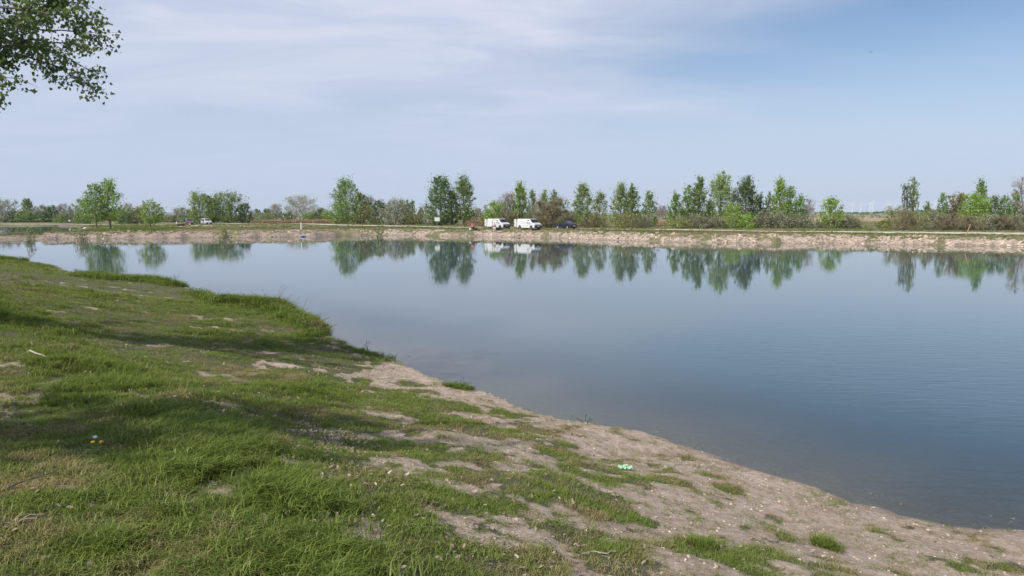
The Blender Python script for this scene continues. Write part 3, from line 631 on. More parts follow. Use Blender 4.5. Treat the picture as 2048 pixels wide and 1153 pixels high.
 (170, 26, 467, 448, 'shrub', 'olive', 'shrub', 'yellow green bush at the foot of the peninsula trees', {'n': 400}),
 (452, 22, 468, 451, 'shrub', 'olive', 'shrub', 'yellow green bush on the bank below the broad round tree', {'n': 400}),
 (757, 20, 466, 446, 'shrub', 'olive', 'shrub', 'yellow green bush on the bank below the dark tree left of centre', {'n': 350}),
]
for i, (cx, wpx, by, ty, kind, lm, nm, lab, op) in enumerate(T):
    zg = op.get('z', LAND); d = (H - zg) * F / (by - 429.0); q = bearing(cx, d)
    zt = ground_at(*q); h = (429.0 - ty) * d / F + H - zt; w = wpx * d / F * 1.16
    twig = bool(op.get('twig')); dens = op.get('dens', 1.0)
    n = int(op.get('n', 1150 * (max(.35, min(1.6, (h * w) / 38.0)))) * dens * (1.5 if twig else 1.0))
    ls = (.105 if not twig else .13) * (d / 160) ** .5 * (1.25 if lm not in ('bare',) else .9)
    if kind == 'shrub': ls *= .8; n = int(n * 1.5)
    cat = {'shrub': 'bush'}.get(nm, 'tree')
    tree(nm, kind, (q[0], q[1], zt), h, w, LM[lm], lab, cat, group='trees and bushes along the far shore', nleaf=int(n * 1.75), lsize=ls * 1.05, clear=op.get('clear', .03), lean=op.get('lean', 0.0), seed=i, twig=twig)

# distant shrubs and woods that read as one mass
def mass(name, d0, d1, a0, a1, n, hh, ww, per, ls, lm, label, zg=LAND, seed=0, wob=.3):
    r = np.random.default_rng(seed); C = []
    for i in range(n):
        a = r.uniform(a0, a1); d = r.uniform(d0, d1); x, y = bearing(a, d); h = hh * r.uniform(.6, 1.0) * (1 + wob * math.sin(a * .013 + seed)); w = ww * r.uniform(.6, 1.3)
        u = unit(r.normal(0, 1, (per, 3))); u[:, 2] = np.abs(u[:, 2]); rad = r.uniform(.75, 1.0, per)[:, None]
        C.append(u * rad * np.array([w / 2, w / 2, h]) + np.array([x, y, zg]))
    C = np.concatenate(C); m = len(C); U = unit(r.normal(0, 1, (m, 3))); Wv = unit(np.cross(U, r.normal(0, 1, (m, 3)))); s = ls * r.uniform(.6, 1.2, m)[:, None]
    Vv, Fq = quads(C, U * s, Wv * s * .8); o = mesh_np(name, Vv, Fq, [LM[lm]]); return tag(o, label, 'shrubs' if 'shrub' in name else 'wood', kind='stuff')
mass('distant_shrubs', 560, 800, 900, 2600, 300, 5.6, 22, 70, .75, 'grey', 'hazy grey green scrub beyond the dry field', seed=1)
mass('distant_woods', 1100, 1300, 1240, 2800, 260, 9.5, 55, 70, 2.0, 'dark', 'dark low wood along the horizon under the wind turbines', seed=2)
mass('roadside_shrubs', 300, 400, -300, 520, 120, 2.3, 14, 70, .45, 'dark', 'low green scrub behind the road at left', seed=4)
mass('field_shrubs', 330, 420, 520, 1340, 70, 3.0, 12, 60, .45, 'grey', 'scattered pale scrub seen between the central trees', seed=5)

# ------------------------------------------------------------------ scattering (instances of small sources)
def scatter(name, pts, rot, scl, idx, sources, label, cat, tint=None):
    me = bpy.data.meshes.new(name); me.vertices.add(len(pts)); me.vertices.foreach_set('co', np.asarray(pts, np.float32).ravel())
    o = bpy.data.objects.new(name, me); COL.objects.link(o)
    a = me.attributes.new('rot', 'FLOAT_VECTOR', 'POINT'); a.data.foreach_set('vector', np.asarray(rot, np.float32).ravel())
    a = me.attributes.new('scl', 'FLOAT', 'POINT'); a.data.foreach_set('value', np.asarray(scl, np.float32))
    a = me.attributes.new('idx', 'INT', 'POINT'); a.data.foreach_set('value', np.asarray(idx, np.int32))
    a = me.attributes.new('tint', 'FLOAT', 'POINT'); a.data.foreach_set('value', np.asarray(tint if tint is not None else np.zeros(len(pts)), np.float32))
    c = bpy.data.collections.new(name + '_sources')
    for s in sources: c.objects.link(s)
    g = bpy.data.node_groups.new(name + '_scatter', 'GeometryNodeTree')
    g.interface.new_socket('Geometry', in_out='INPUT', socket_type='NodeSocketGeometry'); g.interface.new_socket('Geometry', in_out='OUTPUT', socket_type='NodeSocketGeometry')
    gi = g.nodes.new('NodeGroupInput'); go = g.nodes.new('NodeGroupOutput'); ip = g.nodes.new('GeometryNodeInstanceOnPoints'); ci = g.nodes.new('GeometryNodeCollectionInfo')
    ci.inputs['Collection'].default_value = c; ci.inputs['Separate Children'].default_value = True; ci.inputs['Reset Children'].default_value = True
    def na_(nm, ty):
        q = g.nodes.new('GeometryNodeInputNamedAttribute'); q.data_type = ty; q.inputs['Name'].default_value = nm; return q.outputs['Attribute']
    g.links.new(gi.outputs[0], ip.inputs['Points']); g.links.new(ci.outputs[0], ip.inputs['Instance']); ip.inputs['Pick Instance'].default_value = True
    g.links.new(na_('idx', 'INT'), ip.inputs['Instance Index']); g.links.new(na_('rot', 'FLOAT_VECTOR'), ip.inputs['Rotation']); g.links.new(na_('scl', 'FLOAT'), ip.inputs['Scale'])
    g.links.new(ip.outputs[0], go.inputs[0])
    m = o.modifiers.new('scatter', 'NODES'); m.node_group = g
    return tag(o, label, cat, kind='stuff')

def grass_mat(name, lo, hi, dry, trans=.35):
    m = bpy.data.materials.new(name); m.use_nodes = True; nb = NB(m); t = m.node_tree; t.nodes.remove(nb.b)
    tint = nb.n('ShaderNodeAttribute', attribute_name='tint', attribute_type='INSTANCER').outputs['Fac']
    g = nb.geo(); rp = g.outputs['Random Per Island']; col = nb.mix(rp, lo, hi)
    dm = nb.n('ShaderNodeMath', {0: tint}, operation='ADD'); nb.link(nb.rng(rp, .0, 1., -.22, .22), dm.inputs[1])
    col = nb.mix(nb.rng(dm.outputs[0], .35, .75), col, dry)
    d = nb.n('ShaderNodeBsdfDiffuse'); nb.link(col, d.inputs[0]); tr = nb.n('ShaderNodeBsdfTranslucent'); nb.link(col, tr.inputs[0])
    gs = nb.n('ShaderNodeBsdfGlossy', {'Color': (1, 1, 1, 1), 'Roughness': .4})
    m1 = nb.n('ShaderNodeMixShader', {0: trans}); nb.link(d.outputs[0], m1.inputs[1]); nb.link(tr.outputs[0], m1.inputs[2])
    m2 = nb.n('ShaderNodeMixShader', {0: .015}); nb.link(m1.outputs[0], m2.inputs[1]); nb.link(gs.outputs[0], m2.inputs[2])
    nb.link(m2.outputs[0], t.nodes['Material Output'].inputs[0]); return m
gm = grass_mat('grass_blades', (.078, .125, .020), (.205, .265, .050), (.31, .25, .12))
def tuft(name, n, h, spread, wdt, lean, m, seed):
    r = np.random.default_rng(seed); Vs = []; Fs = []
    for i in range(n):
        a = r.uniform(0, 6.28); p = np.array([math.cos(a), math.sin(a), 0]) * spread * math.sqrt(r.random()); hh = h * r.uniform(.5, 1.1)
        b = r.uniform(0, 6.28); dv = np.array([math.cos(b), math.sin(b), 0]); ln = lean * hh * r.uniform(.3, 1.3); sw = np.array([-dv[1], dv[0], 0]) * wdt * r.uniform(.7, 1.2)
        k = len(Vs); m1 = p + dv * ln * .35 + np.array([0, 0, hh * .6]); tp = p + dv * ln + np.array([0, 0, hh * max(.45, 1 - .25 * lean)])
        Vs += [p - sw, p + sw, m1 + sw * .75, m1 - sw * .75, tp]; Fs += [(k, k + 1, k + 2, k + 3)]; Fs += [(k + 3, k + 2, k + 4)]
    o = mesh_np(name, Vs, [np.array([f for f in Fs if len(f) == 4]), np.array([f for f in Fs if len(f) == 3])], [m], link=False); return o
short = [tuft('blades_short', 18, .036, .075, .0025, 1.7, gm, i) for i in range(4)]
medium = [tuft('clump_medium', 20, .070, .075, .0027, 1.4, gm, 10 + i) for i in range(4)]
longt = [tuft('tussock_long', 24, .15, .08, .0034, 1.25, gm, 20 + i) for i in range(4)]
rough = [tuft('rough_tuft', 30, .24, .26, .014, .9, gm, 30 + i) for i in range(3)]
def sample(n, r0, r1, a=50, r=rng):
    d = np.sqrt(r.uniform(r0 * r0, r1 * r1, n)); th = np.radians(r.uniform(-a, a, n)); return np.sin(th) * d, np.cos(th) * d
def near_fields(X, Y):
    z, sd, nf, ll, bh, sda, _ = terrain(X, Y, True); dm = dirt_mask(X, Y, np.maximum(sda, 0)); return z, sda, nf, ll, dm, bh
PX = []; 
for n, r0, r1 in ((34000, 1.6, 7), (80000, 7, 14), (120000, 14, 28), (150000, 28, 75)):
    PX.append(np.stack(sample(n, r0, r1)))
X, Y = np.concatenate(PX, 1); z, sd, nf, ll, dm, bh = near_fields(X, Y); u = rng.random(len(X))
dist = np.hypot(X, Y); lushv = np.exp(-(ll / .75) ** 2) * sstep(2.2, .8, sd * 0 + 1)
patchy = fbm(X, Y, .9, 3)
clmp = sstep(.34, .60, fbm(X + 3, Y, 3.2, 2)) * (.55 + .2 * sstep(-3, 1, X)) + (.45 - .2 * sstep(-3, 1, X))
keep = (nf > .5) & (sd > .02) & (u > dm * .88) & (rng.random(len(X)) < clmp * .85) & (z > .03) & (np.abs(X) < Y * 1.3 + 1)
X, Y, z, sd, ll, dm, bh, dist, lushv, patchy = [a[keep] for a in (X, Y, z, sd, ll, dm, bh, dist, lushv, patchy)]
n = len(X); u = rng.random(n)
left = sstep(1.5, -3.0, X - (Y - 8) * -.18)      # taller growth away from the trodden shore
tall = lushv * .80 + left * .08 + (patchy - .5) * 1.5 - .15 * sstep(-3.5, 0, X) + .12 - .05 * sstep(9, 16, dist)
edge_tall = np.exp(-((sd - .35) / .5) ** 2) * sstep(.55, .72, bh) * sstep(.35, .6, fbm(X, Y, .25, 2))
tall = tall + edge_tall * 1.2
tall = tall - dm * 1.0
idx = rng.integers(0, 4, n) + np.where(tall > .78 + (u - .5) * .5, 8, np.where(tall > .33 + (u - .5) * .4, 4, 0))
scl = rng.uniform(.65, 1.35, n)  * (1 + .9 * sstep(10, 45, dist)) * (1 + .35 * edge_tall) * (1 - .15 * dm)
tint = 0
tint = np.clip(.22 - .30 * np.maximum(tall, -.3) + dm * .02 + (fbm(X + 9, Y, .6, 3) - .5) * .75 + (fbm(X + 5, Y, 2.6, 3) - .5) * 1.4 + .10 - .16 * sstep(16, 26, Y) + .0 * X + rng.normal(0, .1, n), -.3, 1.1)
rot = np.stack([rng.normal(0, .08, n), rng.normal(0, .08, n), rng.uniform(0, 6.28, n)], 1)
ex = []
for a_, b_, k, sg, hh in (((470, 607), (560, 615), 900, .45, 2.6), ((560, 615), (640, 660), 700, .33, 2.3), ((180, 556), (290, 560), 800, .5, 2.2), ((290, 560), (360, 574), 500, .4, 2.0), ((20, 524), (110, 536), 200, .6, 1.3), ((900, 772), (940, 782), 70, .10, .9), ((690, 695), (770, 720), 160, .2, .8), ((1390, 1090), (1420, 1100), 30, .06, .8), ((1640, 1090), (1660, 1100), 40, .06, .9), ((200, 1090), (225, 1100), 40, .07, 1.0), ((330, 905), (420, 960), 120, .25, 1.0), ((520, 1090), (600, 1130), 150, .3, 1.0)):
    pa, pb = hit(*a_), hit(*b_); t_ = rng.random(k); ex.append(np.stack([pa.x + (pb.x - pa.x) * t_ + rng.normal(0, sg, k), pa.y + (pb.y - pa.y) * t_ + rng.normal(0, sg, k), rng.uniform(.6, 1.15, k) * hh]))
ex = np.concatenate(ex, 1); ze = terrain(ex[0], ex[1]); ok_ = ze > .12; ex = ex[:, ok_]; ze = ze[ok_]; m_ = len(ze)
X = np.concatenate([X, ex[0]]); Y = np.concatenate([Y, ex[1]]); z = np.concatenate([z, ze]); scl = np.concatenate([scl, ex[2]]); idx = np.concatenate([idx, rng.integers(8, 12, m_)]); tint = np.concatenate([tint, rng.normal(.0, .15, m_)])
rot = np.concatenate([rot, np.stack([rng.normal(0, .1, m_), rng.normal(0, .1, m_), rng.uniform(0, 6.28, m_)], 1)])
scatter('grass', np.stack([X, Y, z - .005], 1), rot, scl, idx, short + medium + longt, 'patchy green grass covering the near bank', 'grass', tint)
# far bank tufts
d = rng.uniform(84, 260, 60000); a = rng.uniform(-60, 2120, 60000); X = (a - 1024) / F * d; Y = d
z, sd, nf, ll, bh, sda, sdb = terrain(X, Y, True)
pr = sstep(.2, 2.6, sd + (fbm(X, Y, .45, 4) - .5) * 7) * np.where(sd < 22, 1, .25)
keep = (nf < .5) & (sd > .3) & (rng.random(len(X)) < pr) & (path_dist([tuple(P(x, y, LAND)[:2]) for x, y in road_px], X, Y) > 3.4 + 3.5 * sstep(1600, 1900, a))
X, Y, z, sd = X[keep], Y[keep], z[keep], sd[keep]; n = len(X)
scatter('bank_grass', np.stack([X, Y, z], 1), np.stack([np.zeros(n), np.zeros(n), rng.uniform(0, 6.28, n)], 1), rng.uniform(.5, 1.35, n) , rng.integers(0, 3, n), rough,
        'rough grass growing along the top of the far bank', 'grass', np.clip(.34 + (fbm(X, Y, .12, 3) - .5) * 1.6, 0, 1))
# dry reeds behind the road
rd = grass_mat('dry_reeds', (.30, .20, .12), (.42, .29, .18), (.25, .22, .10), .3)
reeds = [tuft('reed_clump', 26, 1.1, .6, .035, .5, rd, 60 + i) for i in range(3)]
d = rng.uniform(224, 285, 5200); a = rng.uniform(505, 690, 5200); d2 = rng.uniform(175, 240, 2600); a2 = rng.uniform(930, 1340, 2600)
X = (np.concatenate([a, a2]) - 1024) / F * np.concatenate([d, d2]); Y = np.concatenate([d, d2]); n = len(X)
m_ = fbm(X, Y, .05, 3) > .44; X, Y = X[m_], Y[m_]; n = len(X)
scatter('dry_reeds', np.stack([X, Y, terrain(X, Y)], 1), np.stack([np.zeros(n), np.zeros(n), rng.uniform(0, 6.28, n)], 1), rng.uniform(.45, 1.15, n), rng.integers(0, 3, n), reeds, 'dry tan reeds standing behind the road', 'reeds', rng.uniform(0, .6, n))

# stones
def stone(name, m, seed, flat=.6):
    r = np.random.default_rng(seed); mb = MB(); mb.ball((0, 0, 0), 1.0, 6, 4); v = np.array(mb.v); v *= 1 + (r.random(len(v))[:, None] - .5) * .5; v[:, 2] *= flat; v[:, 0] *= 1.25
    me = bpy.data.meshes.new(name); me.from_pydata([tuple(q) for q in v], [], mb.f); me.materials.append(m); return bpy.data.objects.new(name, me)
ms_ = mat('limestone', (.5, .42, .34), .9); nb = NB(ms_); oi = nb.n('ShaderNodeObjectInfo').outputs['Random']
nb.link(nb.mix(nb.rng(nb.noise(2, 3, .5, nb.geo().outputs['Position']), .35, .65), nb.mix(oi, (.50, .38, .30), (.62, .52, .42)), nb.mix(oi, (.30, .21, .16), (.46, .40, .34))), nb.b.inputs['Base Color'])
st = [stone('stone', ms_, i, .55) for i in range(4)]
d = rng.uniform(84, 150, 60000); a = rng.uniform(60, 2150, 60000); X = (a - 1024) / F * d; Y = d
z, sd, nf, _, _, sda, _ = terrain(X, Y, True)
keep = (nf < .5) & (sda > -.4) & (sda < 4.2) & (rng.random(len(X)) < sstep(.38, .70, fbm(X, Y, .35, 3))); X, Y, z = X[keep], Y[keep], z[keep]; n = len(X)
scatter('bank_rubble', np.stack([X, Y, z], 1), rng.normal(0, .5, (n, 3)) + np.stack([X * 0, X * 0, X * 7], 1), .05 + .19 * rng.random(n) ** 3, rng.integers(0, 4, n), st, 'pale broken stones strewn along the far bank', 'rubble')
# pebbles and shells on the near shore and on the lake bed
X, Y = sample(90000, 2.5, 24); z, sd, nf, ll, dm, bh = near_fields(X, Y); u = rng.random(len(X))
keep = (nf > .5) & (sd > -4.0) & (((sd > 0) & (u < dm * .55 + .02)) | ((sd <= 0) & (u < .10) & (sd > -1.3))) & (X > -8); X, Y, z, sd = X[keep], Y[keep], z[keep], sd[keep]; n = len(X)
scatter('pebbles', np.stack([X, Y, z], 1), rng.normal(0, .4, (n, 3)) + np.stack([X * 0, X * 0, X * 7], 1), .003 + .015 * rng.random(n) ** 4.5 + .004 * (sd < 0), rng.integers(0, 4, n), st, 'small pale pebbles on the bare soil and in the shallows', 'pebbles')
# dead leaves
ml = leaf_mat('dead_leaves', (.16, .11, .08), (.33, .25, .20), .1)
def dleaf(seed):
    r = np.random.default_rng(seed); v = [(-1, 0, 0), (-.3, .5, .12 * r.random()), (.6, .35, .05), (1.1, 0, .25 * r.random()), (.5, -.42, .1), (-.35, -.5, .2 * r.random()), (0, 0, -.1)]
    return mesh_np('dead_leaf', v, np.array([(0, 6, 1), (1, 6, 2), (2, 6, 3), (3, 6, 4), (4, 6, 5), (5, 6, 0)]), [ml], link=False)
dl = [dleaf(i) for i in range(5)]
cen = [hit(x, y) for x, y in ((540, 865), (600, 880), (500, 840), (370, 820), (560, 850), (680, 955), (640, 900), (420, 880), (700, 1050), (1100, 1110), (850, 1080))]
X, Y = sample(2600, 2.5, 18, 44); ex = [];
for c, k in zip(cen, (700, 350, 300, 260, 350, 120, 160, 200, 120, 80, 90)): ex.append(np.stack([c.x + rng.normal(0, .42, k), c.y + rng.normal(0, .42, k)]))
ex = np.concatenate(ex, 1); X = np.concatenate([X, ex[0]]); Y = np.concatenate([Y, ex[1]]); z, sd, nf, _, _, _ = near_fields(X, Y)
keep = (nf > .5) & (sd > .3) & ((X < 1.5) | (rng.random(len(X)) < .35)); X, Y, z = X[keep], Y[keep], z[keep]; n = len(X)
scatter('leaf_litter', np.stack([X, Y, z + .015 + rng.random(n) * .02], 1), np.stack([rng.normal(0, .5, n), rng.normal(0, .5, n), rng.uniform(0, 6.28, n)], 1), rng.uniform(.010, .030, n), rng.integers(0, 5, n), dl, 'dry fallen poplar leaves scattered in the grass', 'dead leaves')

# ------------------------------------------------------------------ overhanging poplar at top left and its neighbour behind
near_leaf = leaf_mat('overhanging_leaves', (.085, .145, .030), (.17, .24, .06), .5)
def near_tree(label, base, limbs, extra, seed, twigs_per_m=9, leafs=26, ls=.036, trunk_r=.32, fine=1.0, tendrils=0):
    r = np.random.default_rng(seed); zb = ground_at(base[0], base[1]); root = empty('poplar_tree', (base[0], base[1], zb), label=label, cat='tree')
    o = np.array([base[0], base[1], zb]); mb = MB(); C = []; Dn = []
    top = o + np.array([.3, .4, 11.]); tp = [o + np.array([0, 0, -.3]), o + np.array([.1, 0, 2.5]), o + np.array([-.05, .15, 5.2]), o + np.array([.15, .2, 8]), top]
    mb.tube([Vector(p - o) for p in tp], [trunk_r * 1.25, trunk_r, trunk_r * .8, trunk_r * .5, trunk_r * .12], 10)
    def limb(pts, r0, tpm, lsz, nl):
        pts = [np.array(p) for p in pts]; seg = np.array([np.linalg.norm(b - a) for a, b in zip(pts[:-1], pts[1:])]); S = np.concatenate([[0], np.cumsum(seg)]); Lg = S[-1]
        fine_p = [np.array([np.interp(s, S, [p[k] for p in pts]) for k in range(3)]) for s in np.linspace(0, Lg, max(4, int(Lg / .3)))]
        for i in range(1, len(fine_p) - 1): fine_p[i] = fine_p[i] + r.normal(0, .018, 3)
        mb.tube([Vector(p - o) for p in fine_p], list(np.linspace(r0, .006, len(fine_p))), 6)
        for k in range(int(Lg * tpm)):
            s = Lg * r.uniform(.08, 1.0); p = np.array([np.interp(s, S, [q[j] for q in pts]) for j in range(3)])
            i = min(len(seg) - 1, np.searchsorted(S, s) - 1); dv = (pts[i + 1] - pts[i]) / seg[i]
            dv = dv * .7 + r.normal(0, .75, 3) + np.array([0, 0, .05]); dv /= np.linalg.norm(dv); ln = r.uniform(.25, .75) * (1.15 - .45 * s / Lg)
            e = p + dv * ln + np.array([0, 0, -.12 * ln]); m_ = p + dv * ln * .5 + np.array([0, 0, .03])
            mb.tube([Vector(p - o), Vector(m_ - o), Vector(e - o)], [.007, .005, .002], 3)
            tt = r.uniform(.2, 1.05, nl)[:, None]; C.append(p + (e - p) * tt + r.normal(0, .055, (nl, 3)) - np.array([0, 0, .02]))
            Dn.append(np.full(nl, lsz))
    for q_ in limbs: limb(q_[0], q_[1], q_[2] if len(q_) > 2 else twigs_per_m, ls, leafs)
    for k in range(extra):
        a = 2.4 * k + r.uniform(-.3, .3); hgt = r.uniform(3.6, 9.5); Lr = r.uniform(2.2, 4.4) * (1 - .05 * hgt)
        s0 = o + np.array([.05, .1, hgt]); e = s0 + np.array([math.cos(a) * Lr, math.sin(a) * Lr, r.uniform(.8, 2.0)]); m_ = (s0 + e) / 2 + np.array([0, 0, .15])
        # keep the random limbs out of the view: only the placed limbs reach into the picture
        if (e[0] > -0.66 * e[1] and e[1] > 0): continue
        limb([s0, m_, e], .07, 5.5, ls * 1.7, 12)
    C = np.concatenate(C); sz = np.concatenate(Dn)[:, None] * r.uniform(.7, 1.25, (len(C), 1)); n = len(C)
    U = unit(r.normal(0, 1, (n, 3)) + np.array([0, 0, -.9])); Wv = unit(np.cross(U, r.normal(0, 1, (n, 3)))); nn = np.cross(U, Wv)
    # heart shaped poplar leaf of two folded halves
    c = C - o; tip = c + U * sz * 1.15; bs = c - U * sz * .75; l = c + Wv * sz * .85 - U * sz * .25 + nn * sz * .22; rr = c - Wv * sz * .85 - U * sz * .25 + nn * sz * .22
    Vv = np.stack([bs, l, tip, rr], 1).reshape(-1, 3); k = np.arange(n)[:, None] * 4
    mesh_np('crown', Vv, np.concatenate([k + np.array([0, 2, 1]), k + np.array([0, 3, 2])], 1).reshape(-1, 3), [near_leaf], root)
    mb.build('trunk', bark, root)
    return root
D = 13.6
def LP(*pts, d=D, dd=0): return [tuple(PD(x if x < 90 else 90 + (x - 90) * .84, y, d + dd * i)) for i, (x, y) in enumerate(pts)]
B1 = (-13.2, 10.6)
tr0 = (-13.1, 10.7, 6.2)
limbs = [
 ([tr0] + LP((-60, 95), (0, 92), (60, 80), (120, 84), (170, 92), (205, 100), d=13.0, dd=.15), .075),
 ([tr0] + LP((-60, 108), (10, 112), (60, 115), (95, 126), (130, 138), (165, 158), (205, 176), d=13.6), .06),
 ([(-13.1, 10.8, 7.0)] + LP((-60, 60), (0, 50), (70, 25), (130, -5), (170, -20), d=13.4, dd=.2), .07),
 ([(-13.1, 10.8, 7.2)] + LP((-60, 40), (0, 40), (60, 58), (120, 60), (175, 62), (205, 78), d=14.2), .06),
 ([(-13.1, 10.8, 7.4)] + LP((-60, 20), (0, 12), (60, 22), (110, 30), (160, 30), (192, 42), d=13.0), .06),
 ([(-13.1, 10.8, 7.8)] + LP((-60, -20), (0, -20), (60, 0), (120, 5), (165, 5), d=13.8), .06),
 ([(-13.1, 10.8, 6.8)] + LP((-60, 75), (0, 72), (60, 98), (110, 104), (150, 122), (195, 142), d=14.4), .05),
 ([tr0] + LP((-80, 110), (-40, 130), (-5, 145), (15, 164), (20, 174), d=12.4), .045),
 ([tr0] + LP((-110, 120), (-60, 150), (-25, 170), (-5, 184), d=12.9), .045),
 ([(-13.1, 10.8, 8.6)] + LP((-60, -80), (0, -80), (60, -55), (120, -40), (180, -45), d=13.6), .06),
 ([(-13.1, 10.8, 9.0)] + LP((-60, -140), (20, -150), (90, -120), (170, -110), d=14.0), .06),
 ([(-13.1, 10.8, 9.6)] + LP((-60, -220), (40, -240), (120, -220), d=14.0), .06),
]
near_tree('overhanging green poplar whose branches droop into the top left corner', B1, limbs, 26, 5, twigs_per_m=14, leafs=18, ls=.039)
near_tree('green poplar standing behind the viewer on the left', (-11.0, .8), [([(-10.8, 1.0, 5.8), (-7.6, 4.8, 7.9), (-5.0, 7.4, 7.9)], .10, 1.2)], 40, 6)
near_tree('slimmer poplar further behind the viewer on the left', (-7.4, -6.5), [], 20, 8)

exec_late = True
# ------------------------------------------------------------------ vehicles
paint_white = mat('white_paint', (.56, .57, .58), .3, **{'Coat Weight': .4})
paint_navy = mat('navy_paint', (.012, .016, .035), .25, **{'Coat Weight': .6})
paint_grey = mat('dark_grey_paint', (.10, .11, .12), .3, **{'Coat Weight': .5})
glass = mat('dark_glass', (.015, .02, .025), .06); plastic = mat('black_plastic', (.02, .02, .022), .6); tyre_m = mat('tyre_rubber', (.02, .02, .02), .85)
rim_m = mat('alloy_rim', (.5, .5, .52), .35, Metallic=.7); lamp_m = mat('headlamp_glass', (.55, .58, .62), .1); red_m = mat('tail_light_red', (.45, .01, .015), .2); plate_m = mat('number_plate', (.75, .75, .72), .5)
inner_shade_m = mat('interior_shade', (.04, .04, .045), .8)  # near black: the shade inside the vehicles is put into this colour
def prof_body(mb, prof, wf, z_off=0):
    """solid from a side outline (x, z); wf gives half width at height z and position x"""
    n = len(prof); vs = [(x, -wf(x, z), z) for x, z in prof] + [(x, wf(x, z), z) for x, z in prof]
    mb.add(vs, [tuple(range(n)), tuple(range(2 * n - 1, n - 1, -1))] + [(i, (i + 1) % n, n + (i + 1) % n, n + i) for i in range(n)])
class Pair:
    def __init__(s, mbs): s.m = mbs
    def build(s, *a, **k): return [m.build(*a, **k) for m in s.m]
def side_panel(pts, wf, out, thick=.02):
    res = []
    for s in (-1, 1):
        mb = MB(); res.append(mb); n = len(pts); a = [(x, s * (wf(x, z) + out), z) for x, z in pts]; b = [(x, s * (wf(x, z) + out - thick), z) for x, z in pts]
        mb.add(a + b, [tuple(range(n)), tuple(range(2 * n - 1, n - 1, -1))] + [(i, (i + 1) % n, n + (i + 1) % n, n + i) for i in range(n)])
    return Pair(res)
def cross_panel(x0, z0, x1, z1, w0, w1, out=.012):
    """a sheet lying across the vehicle on the slope from (x0,z0) to (x1,z1)"""
    dx_, dz_ = x1 - x0, z1 - z0; l = math.hypot(dx_, dz_); nx, nz = dz_ / l * out, -dx_ / l * out
    if nx * (1 if dx_ != 0 else 1) < 0 and False: nx, nz = -nx, -nz
    mb = MB(); P_ = []
    for k in (1, -1):
        P_ += [(x0 + nx * k, -w0, z0 + nz * k), (x0 + nx * k, w0, z0 + nz * k), (x1 + nx * k, w1, z1 + nz * k), (x1 + nx * k, -w1, z1 + nz * k)]
    return mb.add(P_, [(0, 1, 2, 3), (7, 6, 5, 4), (0, 4, 5, 1), (1, 5, 6, 2), (2, 6, 7, 3), (3, 7, 4, 0)])
def wheels(root, xs, hw, r, rim=.62):
    for x in xs:
        for s in (-1, 1):
            t_ = MB(); t_.cyl((x, s * (hw - .11), r), r, .22, 'y', 24); w_ = t_.build('wheel', tyre_m, root, bevel=.03)
            q = MB(); q.cyl((x, s * (hw - .005 + .0), r), r * rim, .035, 'y', 20)
            for k in range(5):
                a = k * 2 * math.pi / 5; q.box((x + math.cos(a) * r * .32, s * (hw + .02), r + math.sin(a) * r * .32), (r * .5, .02, r * .13), ry=-a)
            q.build('rim', rim_m, w_)
def arches(root, xs, hw, r):
    for x in xs:
        for s in (-1, 1):
            mb = MB(); mb.cyl((x, s * (hw - .055), r + .02), r * 1.17, .13, 'y', 22); mb.build('wheel_arch', plastic, root)
